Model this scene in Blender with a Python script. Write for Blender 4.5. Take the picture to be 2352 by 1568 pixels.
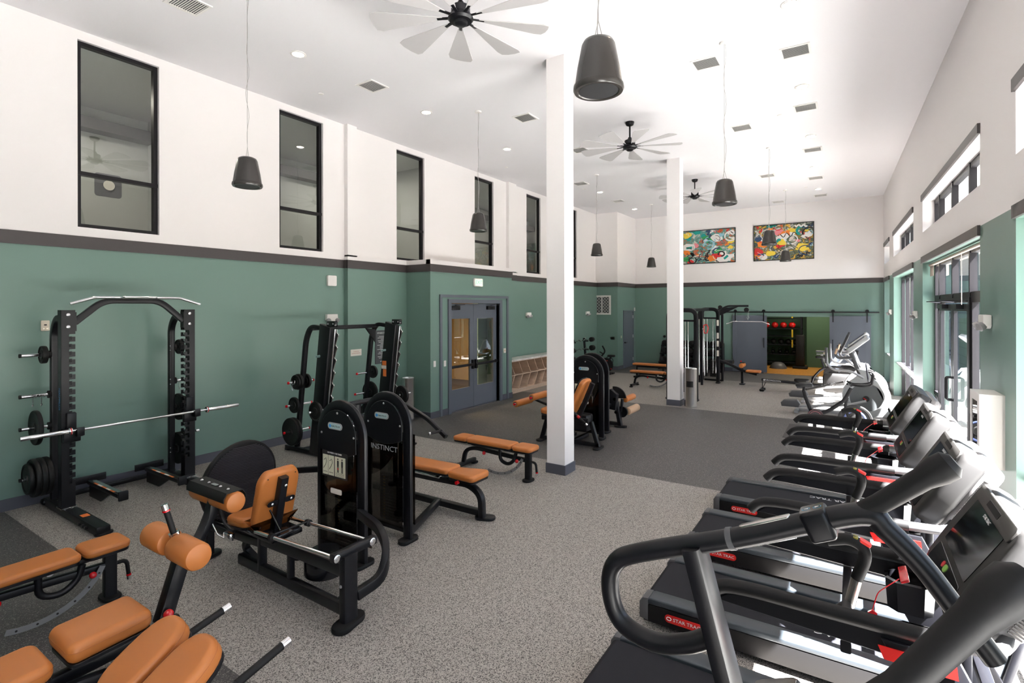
import bpy, bmesh, math, random
from mathutils import Vector as V, Matrix as Mx
random.seed(7)
PI = math.pi
S = bpy.context.scene
C = S.collection
for o in list(bpy.data.objects): bpy.data.objects.remove(o)

# ---------------------------------------------------------------- camera
cam = bpy.data.objects.new('camera', bpy.data.cameras.new('camera'))
C.objects.link(cam)
cam.data.sensor_width = 36.0
cam.data.lens = 1200.8 / 2352 * 36
cam.data.shift_y = -79.15 / 2352
cam.data.clip_start = 0.05
cam.matrix_world = Mx.Translation((0, 0, 2.4)) @ Mx.Rotation(0.578741, 4, 'Z') @ Mx.Rotation(PI / 2, 4, 'X') @ Mx.Rotation(-0.00195, 4, 'Z')
S.camera = cam
# ---------------------------------------------------------------- colour management
S.view_settings.view_transform = 'Standard'
S.view_settings.look = 'None'
S.view_settings.gamma = 1
S.view_settings.use_curve_mapping = False
S.view_settings.exposure = 1.45
# ---------------------------------------------------------------- sky and sun
wd = bpy.data.worlds.new('world'); S.world = wd; wd.use_nodes = True
nt = wd.node_tree
bg = nt.nodes['Background']
sky = nt.nodes.new('ShaderNodeTexSky')
sky.sky_type = 'NISHITA'; sky.sun_disc = False
sky.sun_elevation = math.radians(56); sky.sun_rotation = math.radians(100); sky.air_density = 1.0; sky.dust_density = 2.5
nt.links.new(sky.outputs[0], bg.inputs[0]); bg.inputs[1].default_value = 0.26
sun = bpy.data.objects.new('sun', bpy.data.lights.new('sun', 'SUN')); C.objects.link(sun)
sun.data.energy = 92; sun.data.angle = math.radians(0.6); sun.data.color = (1, .965, .945)
sun.rotation_euler = V((-1, .2, -1.5)).to_track_quat('-Z', 'Y').to_euler()
# right wall frame: origin, direction along the wall, outward normal
RA = math.radians(1.5)
RT = V((-math.sin(RA), math.cos(RA), 0)); RN = V((math.cos(RA), math.sin(RA), 0)); R0 = V((1.147, 8.097, 0)) - RT * 8.1
def RP(s, d, z): return R0 + RT * s + RN * d + V((0, 0, z))
WIN = [(-2.6, 1.2), (1.9, 6.27), (7.6, 11.97), (13.26, 17.4), (18.63, 20.45)]   # openings along the right wall
for (s0, s1) in WIN:                                                            # daylight portals in the real openings
    for (z0, z1) in ((.02, 3.17), (3.73, 4.29)):
        L = bpy.data.lights.new('window_daylight', 'AREA'); L.shape = 'RECTANGLE'; L.size = s1 - s0; L.size_y = z1 - z0
        L.cycles.is_portal = True
        o = bpy.data.objects.new('window_daylight', L); C.objects.link(o)
        o.location = RP((s0 + s1) / 2, .29, (z0 + z1) / 2)
        o.rotation_euler = (PI / 2, 0, PI / 2 + RA)
S.cycles.max_bounces = 12; S.cycles.diffuse_bounces = 6; S.cycles.glossy_bounces = 4; S.cycles.transparent_max_bounces = 16
S.cycles.caustics_reflective = False; S.cycles.caustics_refractive = False
S.cycles.sample_clamp_indirect = 30

# ---------------------------------------------------------------- materials
def mat(name, col, rough=.5, metal=0, spec=.5, emit=None, es=1, coat=0, bump=None, alpha=None):
    m = bpy.data.materials.new(name); m.use_nodes = True
    b = m.node_tree.nodes['Principled BSDF']
    b.inputs['Base Color'].default_value = (*col, 1)
    b.inputs['Roughness'].default_value = rough; b.inputs['Metallic'].default_value = metal
    b.inputs['Specular IOR Level'].default_value = spec
    if coat: b.inputs['Coat Weight'].default_value = coat; b.inputs['Coat Roughness'].default_value = .15
    if emit: b.inputs['Emission Color'].default_value = (*emit, 1); b.inputs['Emission Strength'].default_value = es
    if bump:
        n = m.node_tree.nodes; l = m.node_tree.links
        t = n.new('ShaderNodeTexNoise'); t.inputs['Scale'].default_value = bump[0]; t.inputs['Detail'].default_value = 3
        tc = n.new('ShaderNodeTexCoord'); l.new(tc.outputs['Object'], t.inputs['Vector'])
        u = n.new('ShaderNodeBump'); u.inputs['Strength'].default_value = bump[1]; u.inputs['Distance'].default_value = .002
        l.new(t.outputs[0], u.inputs['Height']); l.new(u.outputs[0], b.inputs['Normal'])
    return m
def glass(name, tint, gl=1.0, mixc=None, ior=1.45):
    m = bpy.data.materials.new(name); m.use_nodes = True; n = m.node_tree.nodes; l = m.node_tree.links
    n.clear(); out = n.new('ShaderNodeOutputMaterial'); mix = n.new('ShaderNodeMixShader')
    tr = n.new('ShaderNodeBsdfTransparent'); tr.inputs[0].default_value = (*tint, 1)
    g = n.new('ShaderNodeBsdfGlossy'); g.inputs['Roughness'].default_value = .01; g.inputs[0].default_value = (gl, gl, gl, 1)
    ge = n.new('ShaderNodeNewGeometry'); d = n.new('ShaderNodeVectorMath'); d.operation = 'DOT_PRODUCT'
    l.new(ge.outputs['Incoming'], d.inputs[0]); l.new(ge.outputs['Normal'], d.inputs[1])
    def ma(op, a, b=None):
        k = n.new('ShaderNodeMath'); k.operation = op
        for i, q in ((0, a), (1, b)):
            if q is None: continue
            if isinstance(q, (int, float)): k.inputs[i].default_value = q
            else: l.new(q, k.inputs[i])
        return k.outputs[0]
    c = ma('ABSOLUTE', d.outputs['Value']); f0 = 2 * ((ior - 1) / (ior + 1)) ** 2          # Schlick reflection off both faces of a pane
    f = ma('ADD', ma('MULTIPLY', ma('POWER', ma('SUBTRACT', 1.0, c), 5.0), 1 - f0), f0)
    l.new(f, mix.inputs[0]); l.new(tr.outputs[0], mix.inputs[1]); l.new(g.outputs[0], mix.inputs[2]); l.new(mix.outputs[0], out.inputs[0])
    return m
def rubber(name, base, flecks, scale=170):
    """speckled rubber flooring: a base colour with small coloured crumbs"""
    m = mat(name, base, .52, bump=(300, .2)); n = m.node_tree.nodes; l = m.node_tree.links; b = n['Principled BSDF']
    tc = n.new('ShaderNodeTexCoord'); vo = n.new('ShaderNodeTexVoronoi'); vo.inputs['Scale'].default_value = scale
    l.new(tc.outputs['Object'], vo.inputs['Vector'])
    sep = n.new('ShaderNodeSeparateColor'); l.new(vo.outputs['Color'], sep.inputs[0])
    cr = n.new('ShaderNodeValToRGB'); cr.color_ramp.interpolation = 'CONSTANT'
    e = cr.color_ramp.elements; e[0].position = 0; e[0].color = (*base, 1); e[1].position = 1 - sum(f[1] for f in flecks)
    p = e[1].position; e[1].color = (*flecks[0][0], 1); p += flecks[0][1]
    for c, w in flecks[1:]:
        k = e.new(p); k.color = (*c, 1); p += w
    l.new(sep.outputs[0], cr.inputs[0]); l.new(cr.outputs[0], b.inputs['Base Color'])
    return m
def wood(name, c0, c1, scale=(1, 12, 12), rough=.45):
    m = mat(name, c0, rough); n = m.node_tree.nodes; l = m.node_tree.links; b = n['Principled BSDF']
    tc = n.new('ShaderNodeTexCoord'); mp = n.new('ShaderNodeMapping'); mp.inputs['Scale'].default_value = scale
    no = n.new('ShaderNodeTexNoise'); no.inputs['Scale'].default_value = 3; no.inputs['Detail'].default_value = 6; no.inputs['Distortion'].default_value = .6
    l.new(tc.outputs['Object'], mp.inputs[0]); l.new(mp.outputs[0], no.inputs['Vector'])
    cr = n.new('ShaderNodeValToRGB'); cr.color_ramp.elements[0].color = (*c0, 1); cr.color_ramp.elements[1].color = (*c1, 1)
    cr.color_ramp.elements[0].position = .35; cr.color_ramp.elements[1].position = .65
    l.new(no.outputs[0], cr.inputs[0]); l.new(cr.outputs[0], b.inputs['Base Color'])
    return m
def brick(name, c1, c2, mortar, scale=1, bw=.4, bh=.2):
    m = mat(name, c1, .8); n = m.node_tree.nodes; l = m.node_tree.links; b = n['Principled BSDF']
    tc = n.new('ShaderNodeTexCoord'); br = n.new('ShaderNodeTexBrick')
    sp = n.new('ShaderNodeSeparateXYZ'); cb = n.new('ShaderNodeCombineXYZ')
    l.new(tc.outputs['Object'], sp.inputs[0]); l.new(sp.outputs['Y'], cb.inputs[0]); l.new(sp.outputs['Z'], cb.inputs[1]); l.new(cb.outputs[0], br.inputs['Vector'])
    br.inputs['Color1'].default_value = (*c1, 1); br.inputs['Color2'].default_value = (*c2, 1); br.inputs['Mortar'].default_value = (*mortar, 1)
    br.inputs['Scale'].default_value = scale; br.inputs['Brick Width'].default_value = bw; br.inputs['Row Height'].default_value = bh; br.inputs['Mortar Size'].default_value = .012
    l.new(br.outputs[0], b.inputs['Base Color'])
    return m
WHITE = mat('white wall paint', (.80, .77, .765), .6, bump=(140, .08))
CEIL = mat('ceiling paint', (.79, .775, .80), .7)
GREEN = mat('green wall paint', (.150, .245, .212), .36, bump=(140, .08))
BAND = mat('charcoal trim paint', (.052, .044, .045), .4)
SLATE = mat('slate blue trim paint', (.112, .128, .160), .4)
BASEB = mat('slate vinyl baseboard', (.075, .078, .10), .5)
RUBL = rubber('light grey speckled rubber', (.31, .285, .262), [((.055, .05, .046), .20), ((.40, .37, .34), .14), ((.15, .14, .13), .15)])
RUBD = rubber('dark speckled rubber', (.060, .056, .055), [((.16, .15, .14), .12), ((.035, .034, .034), .25), ((.30, .28, .26), .03)])
BLK = mat('black powder coat', (.0065, .0065, .0085), .34, spec=.3, bump=(900, .05))
BLKM = mat('matte black rubber', (.0085, .008, .0085), .55, spec=.22)
BLKG = mat('gloss black plastic', (.008, .008, .010), .12)
SPK = mat('black speaker shell', (.030, .027, .025), .25)
GRIL = mat('speaker grille mesh', (.018, .018, .02), .5, bump=(1500, .5))
CHR = mat('chrome', (.75, .76, .78), .12, metal=1)
STEEL = mat('brushed stainless', (.62, .60, .58), .25, metal=1)
BOLT = mat('zinc bolt', (.6, .6, .62), .3, metal=1)
ORG = mat('tan orange vinyl', (.46, .150, .032), .42, bump=(700, .08))
ORGD = mat('tan vinyl side panel', (.38, .115, .03), .45)
TANLIT = mat('sunlit tan vinyl', (.46, .30, .19), .5)  # paler copy of the tan vinyl with sunlight put into the colour
RED = mat('red plastic', (.55, .006, .012), .22, coat=.5)
REDL = mat('red paint', (.60, .01, .008), .4)
WPL = mat('white plastic', (.78, .76, .74), .4)
WPAPER = mat('printed paper', (.72, .68, .62), .6)
GRYP = mat('grey plastic', (.085, .085, .09), .4, spec=.3)
SILV = mat('silver grey plastic', (.34, .34, .35), .3, metal=.3)
DKGR = mat('dark grey plastic', (.022, .021, .021), .45, spec=.3)
BELT = mat('treadmill belt', (.013, .013, .017), .75, spec=.2, bump=(500, .3))
DECK = mat('treadmill side rail grey', (.045, .054, .064), .38, metal=.3)
SCRN = mat('black screen glass', (.004, .005, .007), .06)
WINB = mat('black window frame', (.012, .011, .013), .45, spec=.2)
GLS = glass('window glass', (.93, .96, .97))
GLI = glass('interior window glass', (.82, .85, .82), 1.0, ior=1.6)
SMOK = glass('smoked shield plastic', (.30, .28, .26), .6)
TXTW = mat('white lettering', (.75, .75, .75), .5)
TXTG = mat('grey lettering', (.35, .35, .37), .4)
CRM = mat('cream placard', (.62, .62, .48), .5)
BLUE = mat('blue badge', (.03, .25, .6), .4)
BADG = mat('pale badge', (.38, .52, .52), .35)
WARN = mat('orange warning sticker', (.70, .16, .03), .5)
YEL = mat('yellow plastic', (.75, .50, .02), .4)
IRON = mat('black iron plate', (.008, .008, .008), .5, spec=.3)
OAK = wood('blond oak', (.66, .50, .38), (.54, .40, .29))
MARB = wood('veined quartz', (.86, .85, .83), (.60, .58, .56), (1, 2, 2), .2)
FLW = wood('maple plank floor', (.62, .30, .06), (.46, .20, .035), (12, 1.2, 1), .3)
LAMP = mat('warm lamp diffuser', (1, .9, .75), .4, emit=(1, .84, .62), es=30)
EXITG = mat('exit sign face', (.7, .95, .72), .4, emit=(.55, 1, .55), es=.5)
FAN = mat('satin fan blade', (.47, .455, .46), .5)
CABLE = mat('steel cable', (.45, .44, .43), .35, metal=.8)
GRNL = mat('green led', (.1, .6, .1), .4, emit=(.2, .9, .1), es=.6)
BLIND = mat('beige roller shade', (.50, .42, .36), .8)

# ---------------------------------------------------------------- geometry helpers
class MB:
    def __init__(s): s.v = []; s.f = []; s.m = []; s.mi = 0
    def add(s, vs, fs):
        k = len(s.v); s.v += [V(p) for p in vs]; s.f += [[i + k for i in f] for f in fs]; s.m += [s.mi] * len(fs); return s
    def box(s, c, d, rot=None, ch=0.0):
        """box centred c, size d, optional matrix rot, chamfer ch"""
        w, h = d[0] / 2, d[1] / 2
        pts = [(-w, -h), (w, -h), (w, h), (-w, h)] if ch <= 0 else rrect(d[0], d[1], ch, 2)
        M = Mx.Translation(V(c)) @ (rot.to_4x4() if rot is not None else Mx.Identity(4))
        return s.prism(pts, -d[2] / 2, d[2] / 2, M, ch, 2 if ch > 0 else 0)
    def bb(s, a, b, ch=0.0):
        a = V(a); b = V(b); return s.box((a + b) / 2, [abs(b[i] - a[i]) for i in range(3)], None, ch)
    def prism(s, pts, t0, t1, M=None, ch=0.0, n=2):
        """extrude the outline pts (local xy) from t0 to t1 along local z, edges rounded by ch"""
        M = M or Mx.Identity(4); N = len(pts); rings = []
        if ch > 0 and n > 0:
            inn = offs(pts, ch); 
            for k in range(n + 1):
                a = PI / 2 * k / n; q = 1 - math.sin(a)
                rings.append(([(p[0] + (i[0] - p[0]) * q, p[1] + (i[1] - p[1]) * q) for p, i in zip(pts, inn)], t0 + ch * (1 - math.cos(a))))
            rings += [(r, t0 + t1 - z) for r, z in reversed(rings)]
        else: rings = [(pts, t0), (pts, t1)]
        vs = []; fs = []
        for r, z in rings: vs += [M @ V((p[0], p[1], z)) for p in r]
        for k in range(len(rings) - 1):
            for i in range(N):
                j = (i + 1) % N; fs.append([k * N + i, k * N + j, (k + 1) * N + j, (k + 1) * N + i])
        fs.append(list(range(N))[::-1]); fs.append([(len(rings) - 1) * N + i for i in range(N)])
        return s.add(vs, fs)
    def sweep(s, path, prof, up=(0, 0, 1), closed=False, cap=True, scale=None):
        path = [V(p) for p in path]; n = len(path); K = len(prof); vs = []; fs = []; up = V(up)
        for i, p in enumerate(path):
            if closed: a = path[i - 1]; b = path[(i + 1) % n]
            else: a = path[max(i - 1, 0)]; b = path[min(i + 1, n - 1)]
            t = (b - a).normalized()
            sd = t.cross(up)
            if sd.length < 1e-3: sd = t.cross(V((1, 0, 0)) if abs(t.x) < .9 else V((0, 1, 0)))
            sd.normalize(); u = sd.cross(t).normalized()
            # widen at corners so the bar keeps its width
            e1 = (p - a).normalized() if (closed or i > 0) else t; co = max(.5, abs(t.dot(e1)))
            sc = scale[i] if scale else 1
            for (x, y) in prof: vs.append(p + sd * x * sc + u * y * sc)
        for i in range(n if closed else n - 1):
            j = (i + 1) % n
            for k in range(K):
                l = (k + 1) % K; fs.append([i * K + k, i * K + l, j * K + l, j * K + k])
        if cap and not closed: fs.append(list(range(K))[::-1]); fs.append([(n - 1) * K + k for k in range(K)])
        return s.add(vs, fs)
    def tube(s, path, r, fil=0, n=10, closed=False, fn=4, scale=None, up=(0, 0, 1)):
        if fil: path = fillet(path, fil, fn, closed)
        if isinstance(up, tuple) and up == (0, 0, 1):
            d = V(path[-1]) - V(path[0])
            nrm = plane_n(path); up = nrm if nrm is not None else up
        return s.sweep(path, [(r * math.cos(2 * PI * k / n), r * math.sin(2 * PI * k / n)) for k in range(n)], up, closed, scale=scale)
    def bar(s, path, w, h, fil=0, ch=None, up=(0, 0, 1), closed=False, fn=5):
        """rectangular bar, w across (t x up), h along up"""
        if fil: path = fillet(path, fil, fn, closed)
        ch = min(w, h) * .2 if ch is None else ch
        return s.sweep(path, rrect(w, h, ch, 2) if ch > 0 else [(-w / 2, -h / 2), (w / 2, -h / 2), (w / 2, h / 2), (-w / 2, h / 2)], up, closed)
    def cyl(s, a, b, r, n=16, r2=None, ch=0):
        a = V(a); b = V(b); d = b - a; L = d.length
        pr = [(0, 0), (r, 0), (r2 if r2 is not None else r, L), (0, L)]
        if ch: pr = [(0, 0), (r - ch, 0), (r - ch * .3, ch * .3), (r, ch), ((r2 or r), L - ch), ((r2 or r) - ch * .3, L - ch * .3), ((r2 or r) - ch, L), (0, L)]
        return s.lathe(pr, Mx.Translation(a) @ d.to_track_quat('Z', 'Y').to_matrix().to_4x4(), n)
    def lathe(s, prof, M=None, n=24):
        M = M or Mx.Identity(4); vs = []; fs = []; idx = []
        for (r, z) in prof:
            if r < 1e-6: idx.append([len(vs)] * n); vs.append(M @ V((0, 0, z)))
            else:
                idx.append([len(vs) + k for k in range(n)]); vs += [M @ V((r * math.cos(2 * PI * k / n), r * math.sin(2 * PI * k / n), z)) for k in range(n)]
        for a, b in zip(idx, idx[1:]):
            for k in range(n):
                l = (k + 1) % n; f = []
                for i in (a[k], a[l], b[l], b[k]):
                    if i not in f: f.append(i)
                if len(f) > 2: fs.append(f)
        return s.add(vs, fs)
    def ball(s, c, r, n=14, sq=(1, 1, 1)):
        m = n // 2
        return s.lathe([(r * math.sin(PI * k / m), -r * math.cos(PI * k / m)) for k in range(m + 1)], Mx.Translation(V(c)) @ Mx.Diagonal((*sq, 1)), n)
def plane_n(path):
    p = [V(q) for q in path]
    for i in range(len(p) - 2):
        c = (p[i + 1] - p[i]).cross(p[i + 2] - p[i + 1])
        if c.length > 1e-6: return c.normalized()
    return None
def rrect(w, h, r, n=3):
    r = min(r, w / 2 - 1e-5, h / 2 - 1e-5); o = []
    for cx, cy, a0 in ((w / 2 - r, h / 2 - r, 0), (-w / 2 + r, h / 2 - r, 1), (-w / 2 + r, -h / 2 + r, 2), (w / 2 - r, -h / 2 + r, 3)):
        for k in range(n + 1):
            a = PI / 2 * (a0 + k / n); o.append((cx + r * math.cos(a), cy + r * math.sin(a)))
    return o
def offs(pts, d):
    N = len(pts); A = sum(pts[i][0] * pts[(i + 1) % N][1] - pts[(i + 1) % N][0] * pts[i][1] for i in range(N)); sg = 1 if A > 0 else -1; o = []
    for i in range(N):
        a = V(pts[i - 1]); p = V(pts[i]); b = V(pts[(i + 1) % N])
        def nn(u, v):
            e = v - u; return V((-e.y, e.x)).normalized() * sg if e.length > 1e-9 else V((0, 0))
        n1 = nn(a, p); n2 = nn(p, b); m = n1 + n2
        if m.length < 1e-6: m = n1
        m.normalize(); k = 1 / max(.4, m.dot(n1) if n1.length else 1); o.append((p.x + m.x * d * k, p.y + m.y * d * k))
    return o
def fillet(path, r, n=4, closed=False):
    P = [V(p) for p in path]; o = []; N = len(P)
    for i, p in enumerate(P):
        if not closed and i in (0, N - 1): o.append(p); continue
        a = P[i - 1]; b = P[(i + 1) % N]; da = (a - p); db = (b - p); L = min(r, da.length * .49, db.length * .49)
        if da.normalized().dot(db.normalized()) < -.999: o.append(p); continue
        q0 = p + da.normalized() * L; q1 = p + db.normalized() * L
        for k in range(n + 1):
            t = k / n; o.append(q0 * (1 - t) ** 2 + p * 2 * t * (1 - t) + q1 * t * t)
    return o
def obj(name, mb, mats, parent=None, world=True, smooth=True, kind=None):
    """link one mesh; world=True: the vertices are world coordinates, brought into the root thing's frame"""
    me = bpy.data.meshes.new(name); vs = mb.v
    if parent is not None and world:
        r = parent
        while r.parent: r = r.parent
        I = r.matrix_basis.inverted(); vs = [I @ p for p in vs]
    me.from_pydata([tuple(p) for p in vs], [], mb.f)
    for m in (mats if isinstance(mats, (list, tuple)) else [mats]): me.materials.append(m)
    if any(mb.m): me.polygons.foreach_set('material_index', mb.m)
    bm = bmesh.new(); bm.from_mesh(me); bmesh.ops.recalc_face_normals(bm, faces=bm.faces); bm.to_mesh(me); bm.free()
    if smooth: me.shade_smooth(); me.set_sharp_from_angle(angle=math.radians(38))
    me.update()
    o = bpy.data.objects.new(name, me); C.objects.link(o)
    if parent is not None: o.parent = parent
    if kind: o['kind'] = kind
    return o
def thing(name, label, cat, loc=(0, 0, 0), rz=0, group=None):
    o = bpy.data.objects.new(name, None); C.objects.link(o); o.empty_display_size = .1
    o.location = loc; o.rotation_euler = (0, 0, rz); o['label'] = label; o['category'] = cat
    o.matrix_basis = Mx.Translation(V(loc)) @ Mx.Rotation(rz, 4, 'Z')
    if group: o['group'] = group
    return o
def tag(o, label, cat, group=None):
    o['label'] = label; o['category'] = cat
    if group: o['group'] = group
    return o
def struct(name, mb, m, parent=None, smooth=False):
    o = obj(name, mb, m, parent, smooth=smooth)
    if parent is None: o['kind'] = 'structure'
    return o
def dup(root, loc, rz=None, label=None, group=None):
    r = root.copy(); C.objects.link(r)
    rz = root.rotation_euler[2] if rz is None else rz
    r.matrix_basis = Mx.Translation(V(loc)) @ Mx.Rotation(rz, 4, 'Z')
    if label: r['label'] = label
    if group: r['group'] = group
    for ch in list(root.children):
        c = ch.copy(); C.objects.link(c); c.parent = r
        for g in ch.children:
            d = g.copy(); C.objects.link(d); d.parent = c
    return r
def txt(s, size, M, depth=.002, space=1.0, sx=1.0, mb=None):
    """lettering as mesh, centred, in the plane of matrix M (x right, y up, z out)"""
    cu = bpy.data.curves.new('t', 'FONT'); cu.body = s; cu.size = size; cu.extrude = depth / 2; cu.align_x = 'CENTER'; cu.align_y = 'CENTER'
    cu.space_character = space; cu.resolution_u = 2
    o = bpy.data.objects.new('t', cu); C.objects.link(o); bpy.context.view_layer.update()
    me = bpy.data.meshes.new_from_object(o.evaluated_get(bpy.context.evaluated_depsgraph_get()))
    mb = mb or MB(); D = M @ Mx.Diagonal((sx, 1, 1, 1))
    mb.add([D @ v.co for v in me.vertices], [list(p.vertices) for p in me.polygons])
    bpy.data.objects.remove(o); bpy.data.meshes.remove(me); bpy.data.curves.remove(cu)
    return mb
def fr(o, x, y, z=None):
    """frame matrix from origin and x / y axes"""
    x = V(x).normalized(); y = V(y).normalized(); z = x.cross(y).normalized(); y = z.cross(x)
    return Mx(((x.x, y.x, z.x, o[0]), (x.y, y.y, z.y, o[1]), (x.z, y.z, z.z, o[2]), (0, 0, 0, 1)))
# ================================================================ the room
HC = 6.0; YB = 20.75; XL = -8.4
def wall(name, P, s0, s1, z0, z1, th, holes, mats, split=None, extra_s=(), extra_z=()):
    """a wall slab with openings. P(s, d, z) -> point, d grows away from the room; mats[0] below split, mats[1] above"""
    ss = sorted({s0, s1, *extra_s, *[h[0] for h in holes], *[h[1] for h in holes]}); ss = [s for s in ss if s0 <= s <= s1]
    zs = sorted({z0, z1, *extra_z, *([split] if split else []), *[h[2] for h in holes], *[h[3] for h in holes]}); zs = [z for z in zs if z0 <= z <= z1]
    hole = lambda i, j: i < 0 or j < 0 or i >= len(ss) - 1 or j >= len(zs) - 1 or any(h[0] <= (ss[i] + ss[i + 1]) / 2 <= h[1] and h[2] <= (zs[j] + zs[j + 1]) / 2 <= h[3] for h in holes)
    mb = MB()
    for i in range(len(ss) - 1):
        for j in range(len(zs) - 1):
            if hole(i, j): continue
            a, b, c, d = ss[i], ss[i + 1], zs[j], zs[j + 1]
            mb.mi = 1 if split and (c + d) / 2 > split else 0
            q = lambda *pts: mb.add([P(*p) for p in pts], [[0, 1, 2, 3]])
            q((a, 0, c), (b, 0, c), (b, 0, d), (a, 0, d)); q((a, th, c), (b, th, c), (b, th, d), (a, th, d))
            if hole(i - 1, j): q((a, 0, c), (a, th, c), (a, th, d), (a, 0, d))
            if hole(i + 1, j): q((b, 0, c), (b, th, c), (b, th, d), (b, 0, d))
            if hole(i, j - 1): q((a, 0, c), (b, 0, c), (b, th, c), (a, th, c))
            if hole(i, j + 1): q((a, 0, d), (b, 0, d), (b, th, d), (a, th, d))
    return struct(name, mb, mats)
# floor: light and dark rubber bands
mb = MB()
ys = [-4.2, 1.88, 7.18, 12.6, 18.05, YB + .15]
for k in range(5):
    mb.mi = (k + 1) % 2
    mb.add([(-8.6, ys[k], 0), (1.9, ys[k], 0), (1.9, ys[k + 1], 0), (-8.6, ys[k + 1], 0)], [[0, 1, 2, 3]])
struct('floor', mb, [RUBL, RUBD])
mb = MB(); mb.bb((-8.8, -4.2, HC), (2.2, YB + .3, HC + .2)); struct('ceiling', mb, CEIL)
# left wall, front (room side) faces +x
PL = lambda s, d, z: V((XL - d, s, z))
LW = [(2.59, 3.54), (5.43, 6.33), (8.23, 9.12), (11.06, 11.93), (13.68, 14.55), (16.3, 17.17)]
wall('wall_left', PL, -4.2, 18.9, 0, HC, .18, [(a, b, 3.45, 5.88) for a, b in LW] + [(8.9, 11.2, 0, 2.6)], [GREEN, WHITE], 3.3)
# lower wall built out between and behind the door box, with a white ledge
mb = MB(); mb.mi = 0; mb.bb((XL, 6.82, 0), (-8.3, 8.45, 3.33)); mb.bb((XL, 11.6, 0), (-8.3, 12.95, 3.33)); mb.bb((XL, 12.95, 0), (-8.35, 18.8, 3.33))
mb.mi = 1; mb.bb((XL, 6.82, 3.33), (-8.3, 8.45, 3.43)); mb.bb((XL, 11.6, 3.33), (-8.3, 12.95, 3.43)); mb.bb((XL, 12.95, 3.33), (-8.35, 18.8, 3.41))
mb.bb((XL, 6.82, 3.4), (-8.3, 7.05, HC)); mb.bb((XL, 12.55, 3.4), (-8.3, 12.95, HC))
struct('wall_left_lower', mb, [GREEN, WHITE])
# box around the double door
XB = -7.6
PB = lambda s, d, z: V((XB - d, s, z))
wall('wall_entry', PB, 8.43, 11.62, 0, 3.43, .12, [(9.1, 11.03, 0, 2.5)], [GREEN, WHITE], 3.33)
mb = MB(); mb.mi = 0
mb.bb((-8.3, 8.43, 0), (XB - .12, 8.55, 3.33)); mb.bb((-8.3, 11.5, 0), (XB - .12, 11.62, 3.33)); mb.mi = 1
mb.bb((XL, 8.43, 3.33), (XB, 11.62, 3.43)); struct('wall_entry_side', mb, [GREEN, WHITE])
# bump in the far left corner: one face to the camera, one face to the right
mb = MB(); mb.mi = 0; mb.bb((XL - .18, 18.8, 0), (-7.75, 18.95, 3.3)); mb.mi = 1; mb.bb((XL - .18, 18.8, 3.3), (-7.75, 18.95, HC)); 
struct('wall_alcove', mb, [GREEN, WHITE])
PA = lambda s, d, z: V((-7.5 - d, s, z))
wall('wall_alcove_side', PA, 18.8, YB + .15, 0, HC, .25, [(19.42, 20.42, 0, 2.2)], [GREEN, WHITE], 3.3)
# back wall with the sliding door opening
PK = lambda s, d, z: V((s, YB + d, z))
wall('wall_back', PK, -7.75, 1.2, 0, HC, .15, [(-2.72, -.60, 0, 2.04)], [GREEN, WHITE], 3.3)
# right wall, slightly out of parallel, with deep window openings
wall('wall_right', RP, -4.2, 20.9, 0, HC, .3, [(a, b, 0, 3.17) for a, b in WIN] + [(a, b, 3.73, 4.29) for a, b in WIN], [GREEN, WHITE], 3.275)
mb = MB(); mb.mi = 0; mb.bb((-8.6, -4.35, 0), (2.0, -4.2, 3.3)); mb.mi = 1; mb.bb((-8.6, -4.35, 3.3), (2.0, -4.2, HC)); struct('wall_front', mb, [GREEN, WHITE])
# dark band round the room
n = 0
def trim(boxes, m=BAND, nm='trim'):
    global n
    n += 1; mb = MB()
    for a, b in boxes: mb.bb(a, b)
    return struct('%s_%d' % (nm, n), mb, m)
trim([((XL, -4.2, 3.17), (XL + .02, 6.82, 3.33)), ((-8.3, 6.80, 3.17), (-8.28, 8.43, 3.33)), ((XL, 6.80, 3.17), (-8.28, 6.82, 3.33))])
trim([((-8.3, 8.41, 3.17), (XB + .02, 8.43, 3.33)), ((XB, 8.43, 3.17), (XB + .02, 11.64, 3.33)), ((-8.3, 11.62, 3.17), (XB, 11.64, 3.33))])
trim([((-8.3, 11.64, 3.17), (-8.28, 12.95, 3.33)), ((-8.35, 12.95, 3.17), (-8.33, 18.8, 3.33)), ((-8.35, 18.78, 3.17), (-7.48, 18.8, 3.33)), ((-7.5, 18.8, 3.17), (-7.48, YB, 3.33))])
trim([((-7.5, YB - .02, 3.17), (.86, YB, 3.33))])
# window head trims on the right wall
for k, (a, b) in enumerate(WIN):
    for z0, z1 in ((3.17, 3.285), (4.29, 4.40)):
        n += 1; mb = MB(); M = fr(RP((a + b) / 2, -.012, (z0 + z1) / 2), RT, (0, 0, 1)); mb.box((0, 0, 0), (.03, b - a + .04, z1 - z0)); mb.v = [Mx.Translation(RP((a + b) / 2, -.012, (z0 + z1) / 2)) @ Mx.Rotation(RA, 4, 'Z') @ p for p in mb.v]
        struct('trim_%d' % n, mb, BAND)
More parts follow.
